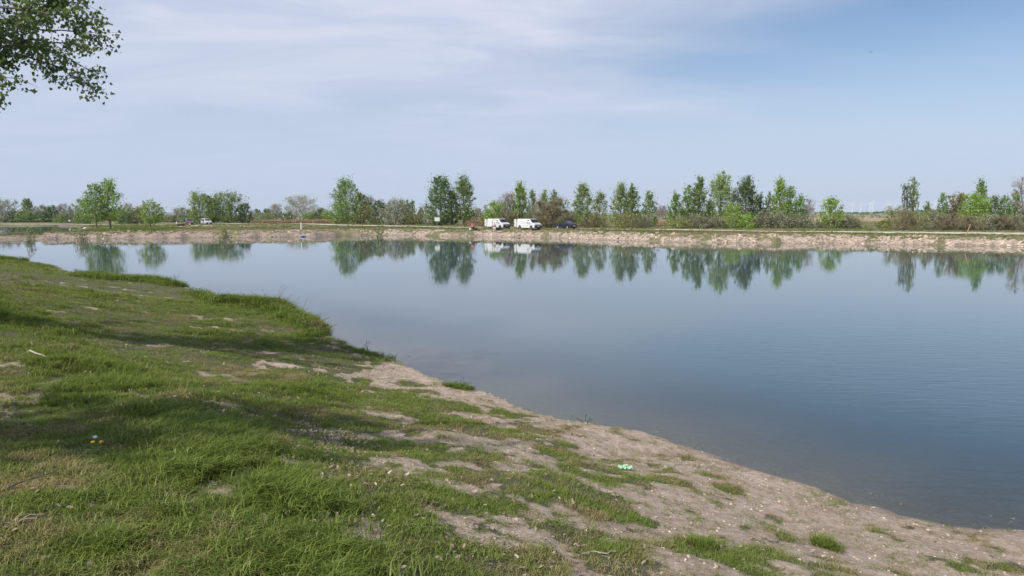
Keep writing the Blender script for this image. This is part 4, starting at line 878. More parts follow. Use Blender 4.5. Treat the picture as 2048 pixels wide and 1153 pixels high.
def van(loc, rz, label, slide_open):
    root = empty('parked_van', loc, rz, label=label, cat='van', group='white vans parked beside the road')
    Lh = 2.42
    prof = [(-Lh, .42), (-Lh, 1.1), (-Lh + .04, 1.86), (-Lh + .16, 1.93), (.95, 1.93), (1.12, 1.88), (1.82, 1.22), (2.32, 1.03), (2.44, .86), (2.5, .55), (2.44, .32), (2.0, .27), (-2.2, .27)]
    wf = lambda x, z: (.96 - .13 * max(0, z - 1.05) - .05 * max(0, x - 1.9) * 2)
    b = MB(); prof_body(b, prof, wf); b.build('body', paint_white, root, bevel=.06, segs=3)
    side_panel([(.52, 1.12), (.52, 1.68), (.96, 1.68), (1.5, 1.15), (1.5, 1.10)], wf, .006).build('side_window', glass, root)
    cross_panel(1.78, 1.27, 1.16, 1.85, .86, .76, .014).build('windshield', glass, root)
    side_panel([(.46, .45), (.46, 1.70), (.47, 1.70), (.47, .45)], wf, .004).build('door_seam', plastic, root)
    side_panel([(-.82, .5), (-.82, 1.75), (-.80, 1.75), (-.80, .5)], wf, .004).build('door_seam', plastic, root)
    side_panel([(-.85, 1.18), (-.85, 1.21), (1.0, 1.21), (1.0, 1.18)], wf, .005).build('door_rail', plastic, root)
    fb = MB(); fb.box((2.44, 0, .50), (.24, 1.74, .42)); fb.build('front_bumper', plastic, root, bevel=.05)
    gq = MB(); gq.box((2.43, 0, .86), (.10, 1.3, .09)); gq.build('grille', plastic, root, bevel=.02)
    for s in (-1, 1):
        h = MB(); h.box((2.30, s * .70, .93), (.26, .34, .15), ry=.35, rz=-s * .35); h.build('headlight', lamp_m, root, bevel=.03)
        m_ = MB(); m_.box((1.28, s * 1.05, 1.22), (.14, .2, .26)); m_.build('mirror', plastic if False else paint_white, root, bevel=.03)
    pl = MB(); pl.box((2.575, 0, .55), (.02, .52, .11)); pl.build('number_plate', plate_m, root)
    arches(root, (-1.55, 1.62), .955, .34); wheels(root, (-1.55, 1.62), .95, .34)
    # open cargo doors at the back
    op = MB(); op.box((-Lh - .012, 0, 1.13), (.03, 1.5, 1.36)); op.build('cargo_shade_panel', inner_shade_m, root)  # dark sheet on the solid body stands in for the shaded cargo space
    for s in (-1, 1):
        dr = MB(); a = R(100) if s < 0 else R(105); ln = .80
        cx, cy = -Lh - .02 - math.sin(a) * ln / 2, s * (.86 - math.cos(a) * ln / 2 * 1)
        dr.box((cx, cy, 1.16), (ln, .05, 1.42), rz=(a - R(90)) * s); do = dr.build('rear_door', paint_white, root, bevel=.03)
        h = MB(); h.box((cx - .1, cy + s * .03, 1.1), (.05, .03, .16)); h.build('handle', plastic, do)
    if slide_open:
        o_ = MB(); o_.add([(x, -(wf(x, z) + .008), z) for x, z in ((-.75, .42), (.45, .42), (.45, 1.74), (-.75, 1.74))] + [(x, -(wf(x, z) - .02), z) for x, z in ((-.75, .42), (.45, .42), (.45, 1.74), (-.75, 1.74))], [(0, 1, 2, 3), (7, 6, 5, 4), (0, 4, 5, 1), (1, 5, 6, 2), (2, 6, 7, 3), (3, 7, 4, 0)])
        o_.build('cargo_shade_panel', inner_shade_m, root)  # flat dark panel painted as the shade behind the open sliding door
        q = MB(); q.box((-1.28, -1.03, 1.06), (1.2, .06, 1.32), rx=R(-3)); q.build('sliding_door', paint_white, root, bevel=.03)
    return root
def at(px, py, z=LAND):
    d = (H - z) * F / (py - 429.0); x, y = bearing(px, d); return (x, y, ground_at(x, y) + .02)
van(at(997, 457.8), R(-50), 'white van with its side door and rear doors open, behind an angler', True)
van(at(1058, 459.2), R(-50), 'white van with closed side and open rear doors, nearer the dark car', False)

def car(loc, rz, paint, label, prof, cabin, Lw, hw, suv=False, tail_open=False, name='parked_car', cat='car', frontdoor=None, wheel_r=.32):
    root = empty(name, loc, rz, label=label, cat=cat, group='cars parked on the far shore')
    zs = cabin['belt']; wf = lambda x, z: hw - .26 * max(0, z - zs) - .03 * max(0, abs(x) - 1.7)
    b = MB(); prof_body(b, prof, wf); b.build('body', paint, root, bevel=.07, segs=3)
    for pts in cabin['side']: side_panel(pts, wf, .006).build('side_window', glass, root)
    (x0, z0, x1, z1) = cabin['front']; cross_panel(x0, z0, x1, z1, hw - .12, hw - .26, .014).build('windshield', glass, root)
    (x0, z0, x1, z1) = cabin['rear']; cross_panel(x0, z0, x1, z1, hw - .14, hw - .28, .014).build('rear_window', glass, root)
    xf, xr = cabin['ends']
    for s in (-1, 1):
        h = MB(); h.box((xf - .10, s * (hw - .26), .68), (.22, .34, .14), rz=-s * .4); h.build('headlight', lamp_m, root, bevel=.03)
        h = MB(); h.box((xr + .05, s * (hw - .20), .84), (.14, .36, .17), rz=s * .3); h.build('tail_light', red_m, root, bevel=.03)
        m_ = MB(); m_.box((cabin['front'][0] - .35, s * (hw + .07), zs + .06), (.12, .18, .13)); m_.build('mirror', paint, root, bevel=.03)
    for x in (xf - .01, xr + .01):
        q = MB(); q.box((x, 0, .42), (.14, hw * 1.7, .2)); q.build('bumper', plastic if x > 0 else paint, root, bevel=.04)
        q = MB(); q.box((x + (.08 if x > 0 else -.08), 0, .5 if x > 0 else .62), (.02, .5, .11)); q.build('number_plate', plate_m, root)
    arches(root, cabin['wheels'], hw - .01, wheel_r); wheels(root, cabin['wheels'], hw - .01, wheel_r, .7)
    if tail_open:
        q = MB(); zt = max(z for x, z in prof); q.box((xr - .12, 0, zt + .04), (1.05, hw * 1.5, .06), ry=R(-6)); q.build('tailgate', paint, root, bevel=.02)
    if frontdoor:
        q = MB(); q.box((frontdoor, -(hw + .005), .9), (.8, .03, .95)); q.build('door_shade_panel', inner_shade_m, root)  # dark slab on the closed side, coloured as shade inside an open door
    return root
sedan = [(-2.28, .42), (-2.30, .78), (-2.22, .98), (-1.70, 1.03), (-1.0, 1.38), (-.4, 1.45), (.2, 1.42), (.95, 1.0), (1.9, .86), (2.22, .7), (2.3, .45), (2.2, .25), (-2.15, .25)]
car(at(1131.5, 458.2), R(180 - 52), paint_navy, 'dark navy saloon car with its red tail light towards the lake',
    sedan, {'belt': .98, 'side': [[(.82, 1.0), (.24, 1.34), (-.18, 1.38), (-.18, 1.0)], [(-.24, 1.0), (-.24, 1.38), (-.6, 1.37), (-1.3, 1.06), (-1.2, 1.0)]], 'front': (.92, 1.03, .25, 1.40), 'rear': (-1.62, 1.07, -1.05, 1.36), 'ends': (2.27, -2.28), 'wheels': (1.4, -1.35)}, 4.6, .89)
mpv = [(-2.1, .4), (-2.15, .9), (-2.0, 1.62), (-1.6, 1.70), (.1, 1.70), (.5, 1.62), (1.25, 1.08), (2.0, .92), (2.15, .6), (2.1, .3), (-2.0, .3)]
mc = {'belt': 1.02, 'side': [[(1.05, 1.1), (.45, 1.56), (.0, 1.60), (.0, 1.08)], [(-.08, 1.08), (-.08, 1.60), (-1.1, 1.6), (-1.1, 1.08)], [(-1.18, 1.08), (-1.18, 1.6), (-1.7, 1.58), (-1.82, 1.08)]], 'front': (1.22, 1.12, .52, 1.6), 'rear': (-2.1, 1.08, -1.99, 1.58), 'ends': (2.12, -2.12), 'wheels': (1.38, -1.35)}
car(at(415, 447.7), R(-48), paint_white, 'white minivan with black windows and raised tailgate beside the round trees', mpv, mc, 4.3, .9, tail_open=True, name='parked_minivan', cat='minivan', frontdoor=-.1)
car(at(381, 447.9), R(-58), paint_grey, 'dark grey car with raised tailgate left of the white minivan', mpv, mc, 4.3, .9, tail_open=True, name='parked_car', frontdoor=-.2)

# ------------------------------------------------------------------ people: two seated anglers
skin_m = mat('skin', (.45, .26, .19), .6); hair_m = mat('hair', (.05, .035, .025), .9)
def skinned(name, verts, edges, radii, m, parent, root_i=0, sub=2):
    me = bpy.data.meshes.new(name); me.from_pydata(verts, edges, []); me.materials.append(m)
    o = bpy.data.objects.new(name, me); COL.objects.link(o); o.parent = parent
    md = o.modifiers.new('skin', 'SKIN'); md.use_smooth_shade = True
    for i, rr in enumerate(radii):
        v = me.skin_vertices[0].data[i]; v.radius = rr if hasattr(rr, '__len__') else (rr, rr); v.use_root = (i == root_i)
    s = o.modifiers.new('subdivision', 'SUBSURF'); s.levels = sub; s.render_levels = sub
    return o
def angler(loc, rz, label, shirt, trousers, hat=None, lean=.12):
    root = empty('person', loc, rz, label=label, cat='person', group='anglers sitting on the far bank')
    # facing +x, seat height .42
    j = {'pel': (0, 0, .50), 'belly': (.03, 0, .66), 'chest': (.03 + lean, 0, .90), 'neck': (.05 + lean * 1.4, 0, 1.06), 'head0': (.08 + lean * 1.5, 0, 1.16), 'head1': (.10 + lean * 1.5, 0, 1.26)}
    V_ = [j['pel'], j['belly'], j['chest'], j['neck'], j['head0'], j['head1']]; E = [(0, 1), (1, 2), (2, 3), (3, 4), (4, 5)]; Rr = [(.15, .17), (.13, .15), (.13, .18), .055, .085, .08]
    arm = {}
    for s in (-1, 1):
        k = len(V_); sh = (.03 + lean, s * .20, .98); el = (.20 + lean, s * .26, .74); wr = (.44 + lean, s * .14, .70); V_ += [sh, el, wr]; E += [(2, k), (k, k + 1), (k + 1, k + 2)]; Rr += [.06, .045, .032]; arm[s] = (sh, el, wr, k + 2)
        k = len(V_); V_ += [(.04, s * .10, .48), (.46, s * .14, .50), (.50, s * .14, .09), (.66, s * .15, .05)]; E += [(0, k), (k, k + 1), (k + 1, k + 2), (k + 2, k + 3)]; Rr += [.09, .065, .045, .035]
        # hand: palm and five fingers
        wr_i = arm[s][3]; pm = (.50 + lean, s * .12, .70); k = len(V_); V_.append(pm); E.append((wr_i, k)); Rr.append((.022, .038))
        for f in range(4):
            y = s * (.12 + (f - 1.5) * .020); k2 = len(V_); ln = (.042, .05, .047, .036)[f]
            V_ += [(.53 + lean, y, .70), (.53 + lean + ln, y, .685), (.53 + lean + ln * .9, y, .66)]; E += [(k, k2), (k2, k2 + 1), (k2 + 1, k2 + 2)]; Rr += [.010, .009, .008]
        k2 = len(V_); V_ += [(.51 + lean, s * .075, .70), (.545 + lean, s * .065, .685)]; E += [(k, k2), (k2, k2 + 1)]; Rr += [.011, .009]
    body = skinned('body', V_, E, Rr, skin_m, root)
    sv = [(0, 0, .47), j['belly'], j['chest'], (.05 + lean * 1.35, 0, 1.03)]; se = [(0, 1), (1, 2), (2, 3)]; sr = [(.165, .185), (.15, .17), (.15, .20), .075]
    for s in (-1, 1):
        k = len(sv); sh, el, wr, _ = arm[s]; sv += [sh, (el[0] * .85 + .0, el[1] * .98, .80)]; se += [(2, k), (k, k + 1)]; sr += [.078, .066]
    skinned('shirt', sv, se, sr, shirt, root)
    pv = [(0, 0, .49)]; pe = []; pr_ = [(.165, .19)]
    for s in (-1, 1):
        k = len(pv); pv += [(.05, s * .10, .48), (.46, s * .14, .50), (.50, s * .14, .18)]; pe += [(0, k), (k, k + 1), (k + 1, k + 2)]; pr_ += [.105, .082, .062]
        sh_ = MB(); sh_.box((.60, s * .145, .045), (.27, .10, .09)); sh_.build('shoe', plastic, root, bevel=.03)
    skinned('trousers', pv, pe, pr_, trousers, root)
    hd = (.10 + lean * 1.5, 0, 1.22)
    hm_ = MB(); hm_.ball((hd[0] - .015, 0, hd[2] + .045), (.105, .092, .09), 12, 8); hm_.build('hat' if hat else 'hair', hat or hair_m, root, smooth=True)
    if hat: q = MB(); q.cyl((hd[0] + .10, 0, hd[2] + .035), .075, .015, 'z', 14); q.build('hat_peak', hat, root)
    fc = MB(); fc.ball((hd[0] + .092, 0, hd[2] - .01), (.022, .013, .02), 8, 6); fc.build('nose', skin_m, root, smooth=True)
    for s in (-1, 1):
        e_ = MB(); e_.ball((hd[0] + .078, s * .032, hd[2] + .01), (.012, .013, .009), 8, 6); e_.build('eye', hair_m, root, smooth=True)
        e_ = MB(); e_.ball((hd[0], s * .088, hd[2]), (.022, .012, .03), 8, 6); e_.build('ear', skin_m, root, smooth=True)
    q = MB(); q.ball((hd[0] + .08, 0, hd[2] - .045), (.008, .026, .007), 8, 6); q.build('mouth', mat('lips', (.3, .1, .09), .6), root, smooth=True)
    return root
cloth = lambda n, c: mat(n, c, .9)
pink = cloth('coral_shirt_cloth', (.62, .16, .13)); dk = cloth('dark_trouser_cloth', (.03, .035, .05)); lt = cloth('light_shirt_cloth', (.45, .33, .30)); wt = cloth('white_cloth', (.7, .7, .68)); redc = cloth('red_cloth', (.30, .05, .045)); orange_c = cloth('orange_red_cloth', (.55, .13, .06))
blk = cloth('black_nylon', (.012, .012, .016)); blue_m = mat('blue_plastic', (.02, .13, .5), .4)
def chair(loc, rz, label, cl):
    r_ = empty('folding_chair', loc, rz, label=label, cat='chair')
    MB().box((0, 0, .40), (.46, .48, .035)).build('seat', cl, r_, bevel=.01)
    MB().box((-.27, 0, .70), (.035, .48, .52), ry=R(-12)).build('backrest', cl, r_, bevel=.01)
    for sx in (-.2, .2):
        for sy in (-.22, .22): MB().tube([(sx, sy, .40), (sx * 1.15, sy * 1.05, -.06)], .014, 6).build('leg', plastic, r_)
    for sy in (-.26, .26): MB().box((0, sy, .60), (.42, .05, .03)).build('armrest', plastic, r_)
    return r_
def bag(name, loc, rz, dims, m, label, cat, strap=True):
    r_ = empty(name, loc, rz, label=label, cat=cat)
    MB().box((0, 0, dims[2] / 2), dims).build('body', m, r_, bevel=min(dims) * .22, segs=3)
    MB().box((0, 0, dims[2] * .93), (dims[0] * .92, dims[1] * .9, dims[2] * .12)).build('lid', m, r_, bevel=.02)
    if strap: MB().tube([(-dims[0] * .3, 0, dims[2]), (-dims[0] * .15, 0, dims[2] + .12), (dims[0] * .15, 0, dims[2] + .12), (dims[0] * .3, 0, dims[2])], .015, 6).build('handle', plastic, r_)
    return r_
def rod(p0, p1, label, sag=.12, col=plastic):
    p0, p1 = Vector(p0), Vector(p1); r_ = empty('fishing_rod', p0, label=label, cat='fishing rod'); v = p1 - p0
    MB().tube([(0, 0, 0), v * .12], .016, 6).build('grip', mat('cork_grip', (.3, .2, .12), .9), r_)
    MB().tube([v * .12, v * .5, v * .8 - Vector((0, 0, sag * .4)), v - Vector((0, 0, sag))], [.011, .008, .005, .003], 5).build('blank', col, r_)
    MB().cyl(v * .1 - Vector((0, 0, .05)), .035, .05, 'x', 10).build('reel', plastic, r_)
    return r_
def bank_pt(px, d): x, y = bearing(px, d); return Vector((x, y, ground_at(x, y)))
a1 = bank_pt(946, 138.5); a2 = bank_pt(989, 138.3)
chair(a1, R(-100), 'dark folding chair under the angler in the coral shirt', blk)
angler(a1, R(-100), 'seated angler in a coral pink shirt facing the water', pink, dk, hat=cloth('coral_cap', (.5, .2, .16)))
chair(a2, R(-80), 'dark folding chair under the angler in front of the open van', blk)
angler(a2, R(-80), 'seated angler in a light top in front of the open van', lt, wt)
bag('tackle_box', bank_pt(941.5, 138.2), .3, (.5, .35, .38), wt, 'white tackle box beside the angler in coral', 'box')
bag('tackle_bag', bank_pt(950, 138.2), -.2, (.9, .45, .4), blk, 'black tackle bag right of the angler in coral', 'bag')
bag('tackle_bag', bank_pt(997, 138.6), .2, (1.25, .5, .5), blk, 'long black tackle bag right of the angler by the open van', 'bag')
bag('tackle_bag', bank_pt(939.5, 138.8), .2, (.6, .4, .3), paint_grey, 'grey tackle bag at the left side of the angler in coral', 'bag')
rod(a1 + Vector((.1, -.5, .75)), a1 + Vector((.9, -4.2, 1.0)), 'fishing rod held out over the water by the angler in coral')
rod(a2 + Vector((.05, -.5, .75)), a2 + Vector((-.4, -4.4, 1.0)), 'fishing rod held out by the angler in front of the open van')
# camp by the cars on the left
chair(at(376, 450.6), R(-60), 'red folding chair on the grass in front of the dark grey car', redc)
chair(at(381.5, 450.2), R(-90), 'red folding chair right of another red one by the dark grey car', redc)
def blanket(loc, label, m, sx, sy):
    n_ = 10; xs_ = np.linspace(-sx / 2, sx / 2, n_); V_ = [(x, y, .05 + .10 * abs(math.sin(x * 5 + y * 3))) for x in xs_ for y in np.linspace(-sy / 2, sy / 2, n_)]
    Fq = [(i * n_ + k, i * n_ + k + 1, (i + 1) * n_ + k + 1, (i + 1) * n_ + k) for i in range(n_ - 1) for k in range(n_ - 1)]
    o = MB().add(V_, Fq).build('blanket', m, None, smooth=True); o.location = loc; s_ = o.modifiers.new('thickness', 'SOLIDIFY'); s_.thickness = .03; return tag(o, label, 'blanket')
blanket(at(378, 452.2), 'orange red blanket spread on the bank below the dark grey car', orange_c, 2.2, 4)
bag('cool_box', at(360, 451), .3, (.9, .5, .5), blk, 'black cool box on the pale path left of the red chairs', 'box')
bag('tackle_bag', at(368, 451.2), -.2, (.9, .5, .65), blk, 'black upright bag next to the red chairs', 'bag')
rod(at(363, 450.8), Vector(at(356, 450.8)) + Vector((0, 0, 1.6)), 'rod leaning up beside the black cool box', 0, orange_c)
bag('cool_box', at(382, 449.2), .3, (.5, .4, .4), wt, 'white box in front of the dark grey car', 'box')

# ------------------------------------------------------------------ posts, signs, rails
wood_m = mat('weathered_wood', (.16, .12, .09), .9); white_m = mat('white_board', (.62, .62, .60), .6); steel = mat('galvanised_steel', (.35, .36, .37), .5, Metallic=.4); rust = mat('orange_pole_paint', (.36, .17, .11), .7)
s_ = empty('signboard', at(875, 456.0), 0, label='white two sheet signboard on a thin post at the road edge', cat='sign')
MB().tube([(0, 0, -.3), (0, 0, 1.55)], .035, 8).build('post', steel, s_)
for k in (-1, 1): MB().box((k * .26, -.05, 1.72), (.50, .03, .78)).build('panel', white_m, s_, bevel=.01)
MB().box((0, -.02, 1.72), (1.08, .025, .84)).build('frame', steel, s_)
s_ = empty('marker_post', at(604, 459.0), 0, label='stout white marker post on the bank left of centre', cat='post')
MB().cyl((0, 0, .50), .14, 1.3, 'z', 12, .13).build('post', white_m, s_, bevel=.02); MB().cyl((0, 0, 1.17), .15, .05, 'z', 12, .11).build('cap', white_m, s_)
s_ = empty('small_sign', at(355.5, 447.2), 0, label='small white square sign on a thin post left of the parked cars', cat='sign')
MB().tube([(0, 0, -.2), (0, 0, .7)], .03, 6).build('post', steel, s_); MB().box((0, -.04, .95), (.36, .03, .5)).build('panel', white_m, s_)
s_ = empty('small_sign', at(142.5, 444.0), 0, label='tiny white notice in front of the hedge behind the left pond', cat='sign')
MB().tube([(0, 0, -.2), (0, 0, .8)], .03, 6).build('post', steel, s_); MB().box((0, -.04, 1.05), (.75, .03, .4)).build('panel', white_m, s_)
p0 = Vector(at(1928.5, 471.0)); s_ = empty('leaning_pole', p0, label='leaning orange brown pole on the far bank at right', cat='pole')
MB().tube([(-.05, 0, -.4), (.35, 0, .8), (.72, .2, 1.55)], [.075, .06, .05], 8).build('pole', rust, s_)
MB().cyl((.72, .2, 1.56), .055, .03, 'z', 8).build('cap', rust, s_)
p0 = Vector(at(1661.5, 465.0)); s_ = empty('stump', p0, label='short dark stump at the road edge right of the long tree row', cat='stump')
MB().tube([(0, 0, -.1), (.02, 0, .28), (-.03, 0, .62)], [.16, .11, .03], 7).build('trunk', wood_m, s_); MB().tube([(0, 0, .2), (.22, 0, .34)], [.05, .02], 5).build('side_branch', wood_m, s_)
# blue boat hull / tub at the waterline
p0 = P(610, 474.0, 0); s_ = empty('blue_dinghy', (p0[0], p0[1] - .9, .02), R(8), label='small blue dinghy lying at the waterline left of centre', cat='boat')
hb = MB(); ns = 9; rings_ = []
for i in range(ns):
    t_ = i / (ns - 1) * 2 - 1; w_ = .42 * (1 - abs(t_) ** 3) + .03; rings_.append([(t_ * .8, -w_, .30 + .06 * t_ * t_), (t_ * .72, -w_ * .7, .0), (t_ * .72, w_ * .7, .0), (t_ * .8, w_, .30 + .06 * t_ * t_)])
hb.v = [v for r_ in rings_ for v in r_]; hb.f = [(i * 4 + k, i * 4 + k + 1, i * 4 + k + 5, i * 4 + k + 4) for i in range(ns - 1) for k in range(3)]
hl = hb.build('hull', blue_m, s_, smooth=True); sm_ = hl.modifiers.new('thickness', 'SOLIDIFY'); sm_.thickness = .03
s_.scale = (.62, .62, .62)
MB().box((0, 0, .24), (.2, .72, .03)).build('thwart', mat('pale_blue_plastic', (.15, .32, .6), .4), s_)
bag('tackle_bag', bank_pt(617, 131.2), .2, (1.1, .3, .18), orange_c, 'flat orange and yellow bag behind the blue dinghy', 'bag', strap=False)
# low railing on the dam
s_ = empty('wooden_railing', (*bearing(40, 125.5), .45), 0, label='low dark wooden railing on the dam at far left', cat='railing')
for k in range(6):
    MB().tube([(-6.5 + k * 1.55, 0, -.4), (-6.5 + k * 1.55, 0, .62 + .06 * (k % 2))], .06, 6).build('post', wood_m, s_)
MB().box((-2.6, -.08, .50), (8.2, .05, .09)).build('rail', wood_m, s_)
for k in range(5): pass
s_ = empty('wooden_railing', (*bearing(108, 128.5), .75), 0, label='short dark slatted barrier near the tip of the peninsula', cat='railing')
for k in range(8): MB().tube([(-.9 + k * .26, 0, -.4), (-.9 + k * .26, 0, .42)], .035, 5).build('slat', wood_m, s_)
MB().box((0, -.05, .3), (2.0, .04, .06)).build('rail', wood_m, s_)
# near rod rest on the near bank at far left
g0 = hit(25, 517); s_ = empty('rod_rest', g0, label='thin post with a fishing rod across it at the left end of the near bank', cat='rod rest')
MB().tube([(0, 0, -.2), (0, 0, .55)], .018, 6).build('post', plastic, s_); MB().box((0, 0, .56), (.10, .03, .03)).build('fork', plastic, s_)
rod(g0 + Vector((-2.4, -1.0, .68)), g0 + Vector((2.3, .6, .42)), 'fishing rod laid over a rest at the far left edge of the near bank', .05)

# ------------------------------------------------------------------ wind turbines
turb_m = mat('turbine_white', (.74, .76, .78), .5)
for i, (px, hub, rot_, lab) in enumerate(((1701, 409.5, 20, 'leftmost faint white wind turbine on the horizon'), (1718, 408, 0, 'second faint wind turbine from the left on the horizon'), (1736, 410, 40, 'third faint wind turbine, close to a taller one'), (1741, 407, 10, 'taller of the two close wind turbines'),
        (1774, 409, 0, 'fifth faint wind turbine, left of one with spread blades'), (1786, 408, 62, 'faint wind turbine with spread blades left of the slender poplars'), (1834, 409, 0, 'faint wind turbine just right of the slender poplars'), (1864, 406, 30, 'rightmost faint wind turbine between the trees at right'))):
    d = 6700.; x, y = bearing(px, d); hh = (429 - hub) * d / F + H - 1; s_ = empty('wind_turbine', (x, y, 1), math.atan2(-x, y) + R(10 * (i % 3) - 10), label=lab, cat='wind turbine', group='wind turbines on the horizon')
    MB().tube([(0, 0, -1), (0, 0, hh)], [3.6, 2.2], 10).build('tower', turb_m, s_); MB().box((0, 1, hh + 1), (4.2, 11, 4.2)).build('nacelle', turb_m, s_, bevel=1); MB().ball((0, -6, hh + 1), 2.4).build('hub', turb_m, s_)
    for k in range(3):
        a = R(rot_ + 120 * k); v = Vector((math.sin(a), 0, math.cos(a))); p = Vector((0, -6.5, hh + 1)); sd_ = Vector((math.cos(a), 0, -math.sin(a)))
        b = MB(); pr = [(.0, 1.0), (.2, 2.4), (.6, 1.5), (1., .4)]; vs = []
        for t_, w_ in pr: c_ = p + v * (40 * t_); vs += [c_ - sd_ * w_ * .7, c_ + Vector((0, -.5, 0)), c_ + sd_ * w_, c_ + Vector((0, .5, 0))]
        fs = [(j_ * 4 + q, j_ * 4 + (q + 1) % 4, j_ * 4 + 4 + (q + 1) % 4, j_ * 4 + 4 + q) for j_ in range(3) for q in range(4)] + [(3, 2, 1, 0), (12, 13, 14, 15)]
        b.add(vs, fs).build('blade', turb_m, s_)
# bird
bp = PD(1741, 105, 120); s_ = empty('bird', bp, .5, label='tiny dark bird high in the sky at right', cat='bird')
bd = mat('bird_feathers', (.03, .03, .03), .9); MB().ball((0, 0, 0), (.17, .05, .05), 8, 6).build('body', bd, s_, smooth=True)
for s in (-1, 1): MB().add([(.07, s * .03, .02), (-.06, s * .03, .02), (-.05, s * .22, .09), (.06, s * .20, .09), (-.06, s * .42, .04), (0, 0, 0)][:5], [(0, 1, 2, 3), (3, 2, 4)]).build('wing', bd, s_)

# ------------------------------------------------------------------ small things on the near bank
def lying_stick(px0, py0, px1, py1, label, rr=.008, lift=.03, m=None, fork=True, kinks=5):
    a, b = hit(px0, py0), hit(px1, py1); s_ = empty('stick', a, label=label, cat='stick'); pts = []
    for k in range(kinks + 1):
        p = a.lerp(b, k / kinks); p.z = ground_at(p.x, p.y) + lift; p.x += random.uniform(-.012, .012); p.y += random.uniform(-.03, .03); pts.append(p - a)
    MB().tube(pts, list(np.linspace(rr, rr * .4, len(pts))), 6).build('stem', m or bark, s_)
    if fork: q = pts[kinks // 2]; MB().tube([q, q + Vector((.05, .07, .03)), q + Vector((.12, .10, .02))], [rr * .5, rr * .35, rr * .2], 5).build('side_twig', m or bark, s_)
pale_wood = mat('bleached_wood', (.38, .32, .26), .9)
lying_stick(62, 708, 101, 726, 'straight bleached stick in the grass at left, above the leafy patch', .014, .05, pale_wood, False, 3)
lying_stick(18, 988, 118, 950, 'thin brown twig in the lower left grass', .007, .035)
lying_stick(12, 1062, 72, 1047, 'short forked twig near the lower left corner', .008, .03, pale_wood)
lying_stick(880, 888, 930, 898, 'bleached twig just below the thin branch shadow', .007, .03, pale_wood, False)
lying_stick(1178, 1112, 1234, 1108, 'pale curved root piece at the bottom centre right', .009, .02, pale_wood, False)
lying_stick(505, 872, 528, 894, 'small curved twig inside the leaf litter', .006, .05, pale_wood, False)
lying_stick(380, 657, 405, 661, 'short pale stick on the sunlit grass left of centre', .012, .04, pale_wood, False, 3)
lying_stick(1065, 915, 1125, 922, 'thin straw like twig right of the branch shadow', .005, .02, pale_wood, False)
# twig sticking out of the shallow water
w0 = P(1388, 899, 0); s_ = empty('stick', w0, label='dark bent twig rising out of the shallow water by the shore', cat='stick')
MB().tube([(0, 0, -.12), (.01, .0, .02), (.05, .03, .07), (.13, .06, .085), (.16, .06, .075)], [.006, .006, .006, .005, .008], 6).build('stem', bark, s_)
MB().tube([(.05, .03, .07), (.09, .0, .05)], [.003, .002], 5).build('side_twig', bark, s_)
# crumpled green plastic wrapper
g0 = hit(1250, 941); s_ = empty('plastic_wrapper', g0 + Vector((0, 0, .03)), R(-6), label='crumpled pale green plastic bottle wrapper lying on the grass at right', cat='litter')
gmw = mat('green_plastic_film', (.25, .50, .30), .3); mb = MB(); n_ = 12
Vw = []
for i in range(n_):
    for k in range(7):
        x = (i / (n_ - 1) - .5) * .19; y = (k / 6 - .5) * .09 * (1 - .6 * abs(x / .1) ** 3); Vw.append((x, y, .02 * math.cos((k / 6 - .5) * 3) + .012 * math.sin(i * 2.1 + k * 1.3)))
mb.add(Vw, [(i * 7 + k, i * 7 + k + 1, (i + 1) * 7 + k + 1, (i + 1) * 7 + k) for i in range(n_ - 1) for k in range(6)]).build('film', gmw, s_, smooth=False).modifiers.new('thickness', 'SOLIDIFY').thickness = .003
MB().box((.01, 0, .035), (.06, .035, .006), rz=.3).build('printed_patch', mat('pale_green_print', (.55, .75, .4), .5), s_, bevel=.002)
# dandelions
yel = mat('dandelion_yellow', (.75, .50, .02), .7); fluff = mat('seed_head_white', (.7, .68, .62), .8); stem_m = mat('flower_stem', (.10, .17, .04), .7)
for px, py, m_, lab, hgt in ((187, 905, yel, 'yellow dandelion flower in the lower left grass', .10), (204, 906, mat('dandelion_orange', (.55, .28, .03), .7), 'wilting orange dandelion right of the yellow one', .10), (192, 900, fluff, 'white dandelion seed head behind the yellow flower', .12),
        (172, 750, mat('fungus_pale', (.5, .32, .25), .8), 'pale pinkish flower head on the left grass slope', .06), (182, 750, mat('fungus_pale_b', (.5, .36, .28), .8), 'second pale pinkish flower head right of its twin on the slope', .06)):
    g0 = hit(px, py + 4); s_ = empty('dandelion' if 'dandelion' in lab else 'flower', g0, label=lab, cat='flower')
    MB().tube([(0, 0, 0), (.005, 0, hgt * .6), (0, 0, hgt)], .003, 5).build('stem', stem_m, s_); MB().ball((0, 0, hgt + .005), (.018, .018, .009 if m_ is yel else .014), 10, 6).build('flower_head', m_, s_)
    lf = MB()
    for k in range(5):
        a = k * 1.26; lf.add([(0, 0, .01), (math.cos(a - .25) * .05, math.sin(a - .25) * .05, .03), (math.cos(a) * .10, math.sin(a) * .10, .02), (math.cos(a + .25) * .05, math.sin(a + .25) * .05, .03)], [(0, 1, 2, 3)])
    lf.build('leaf_rosette', stem_m, s_)
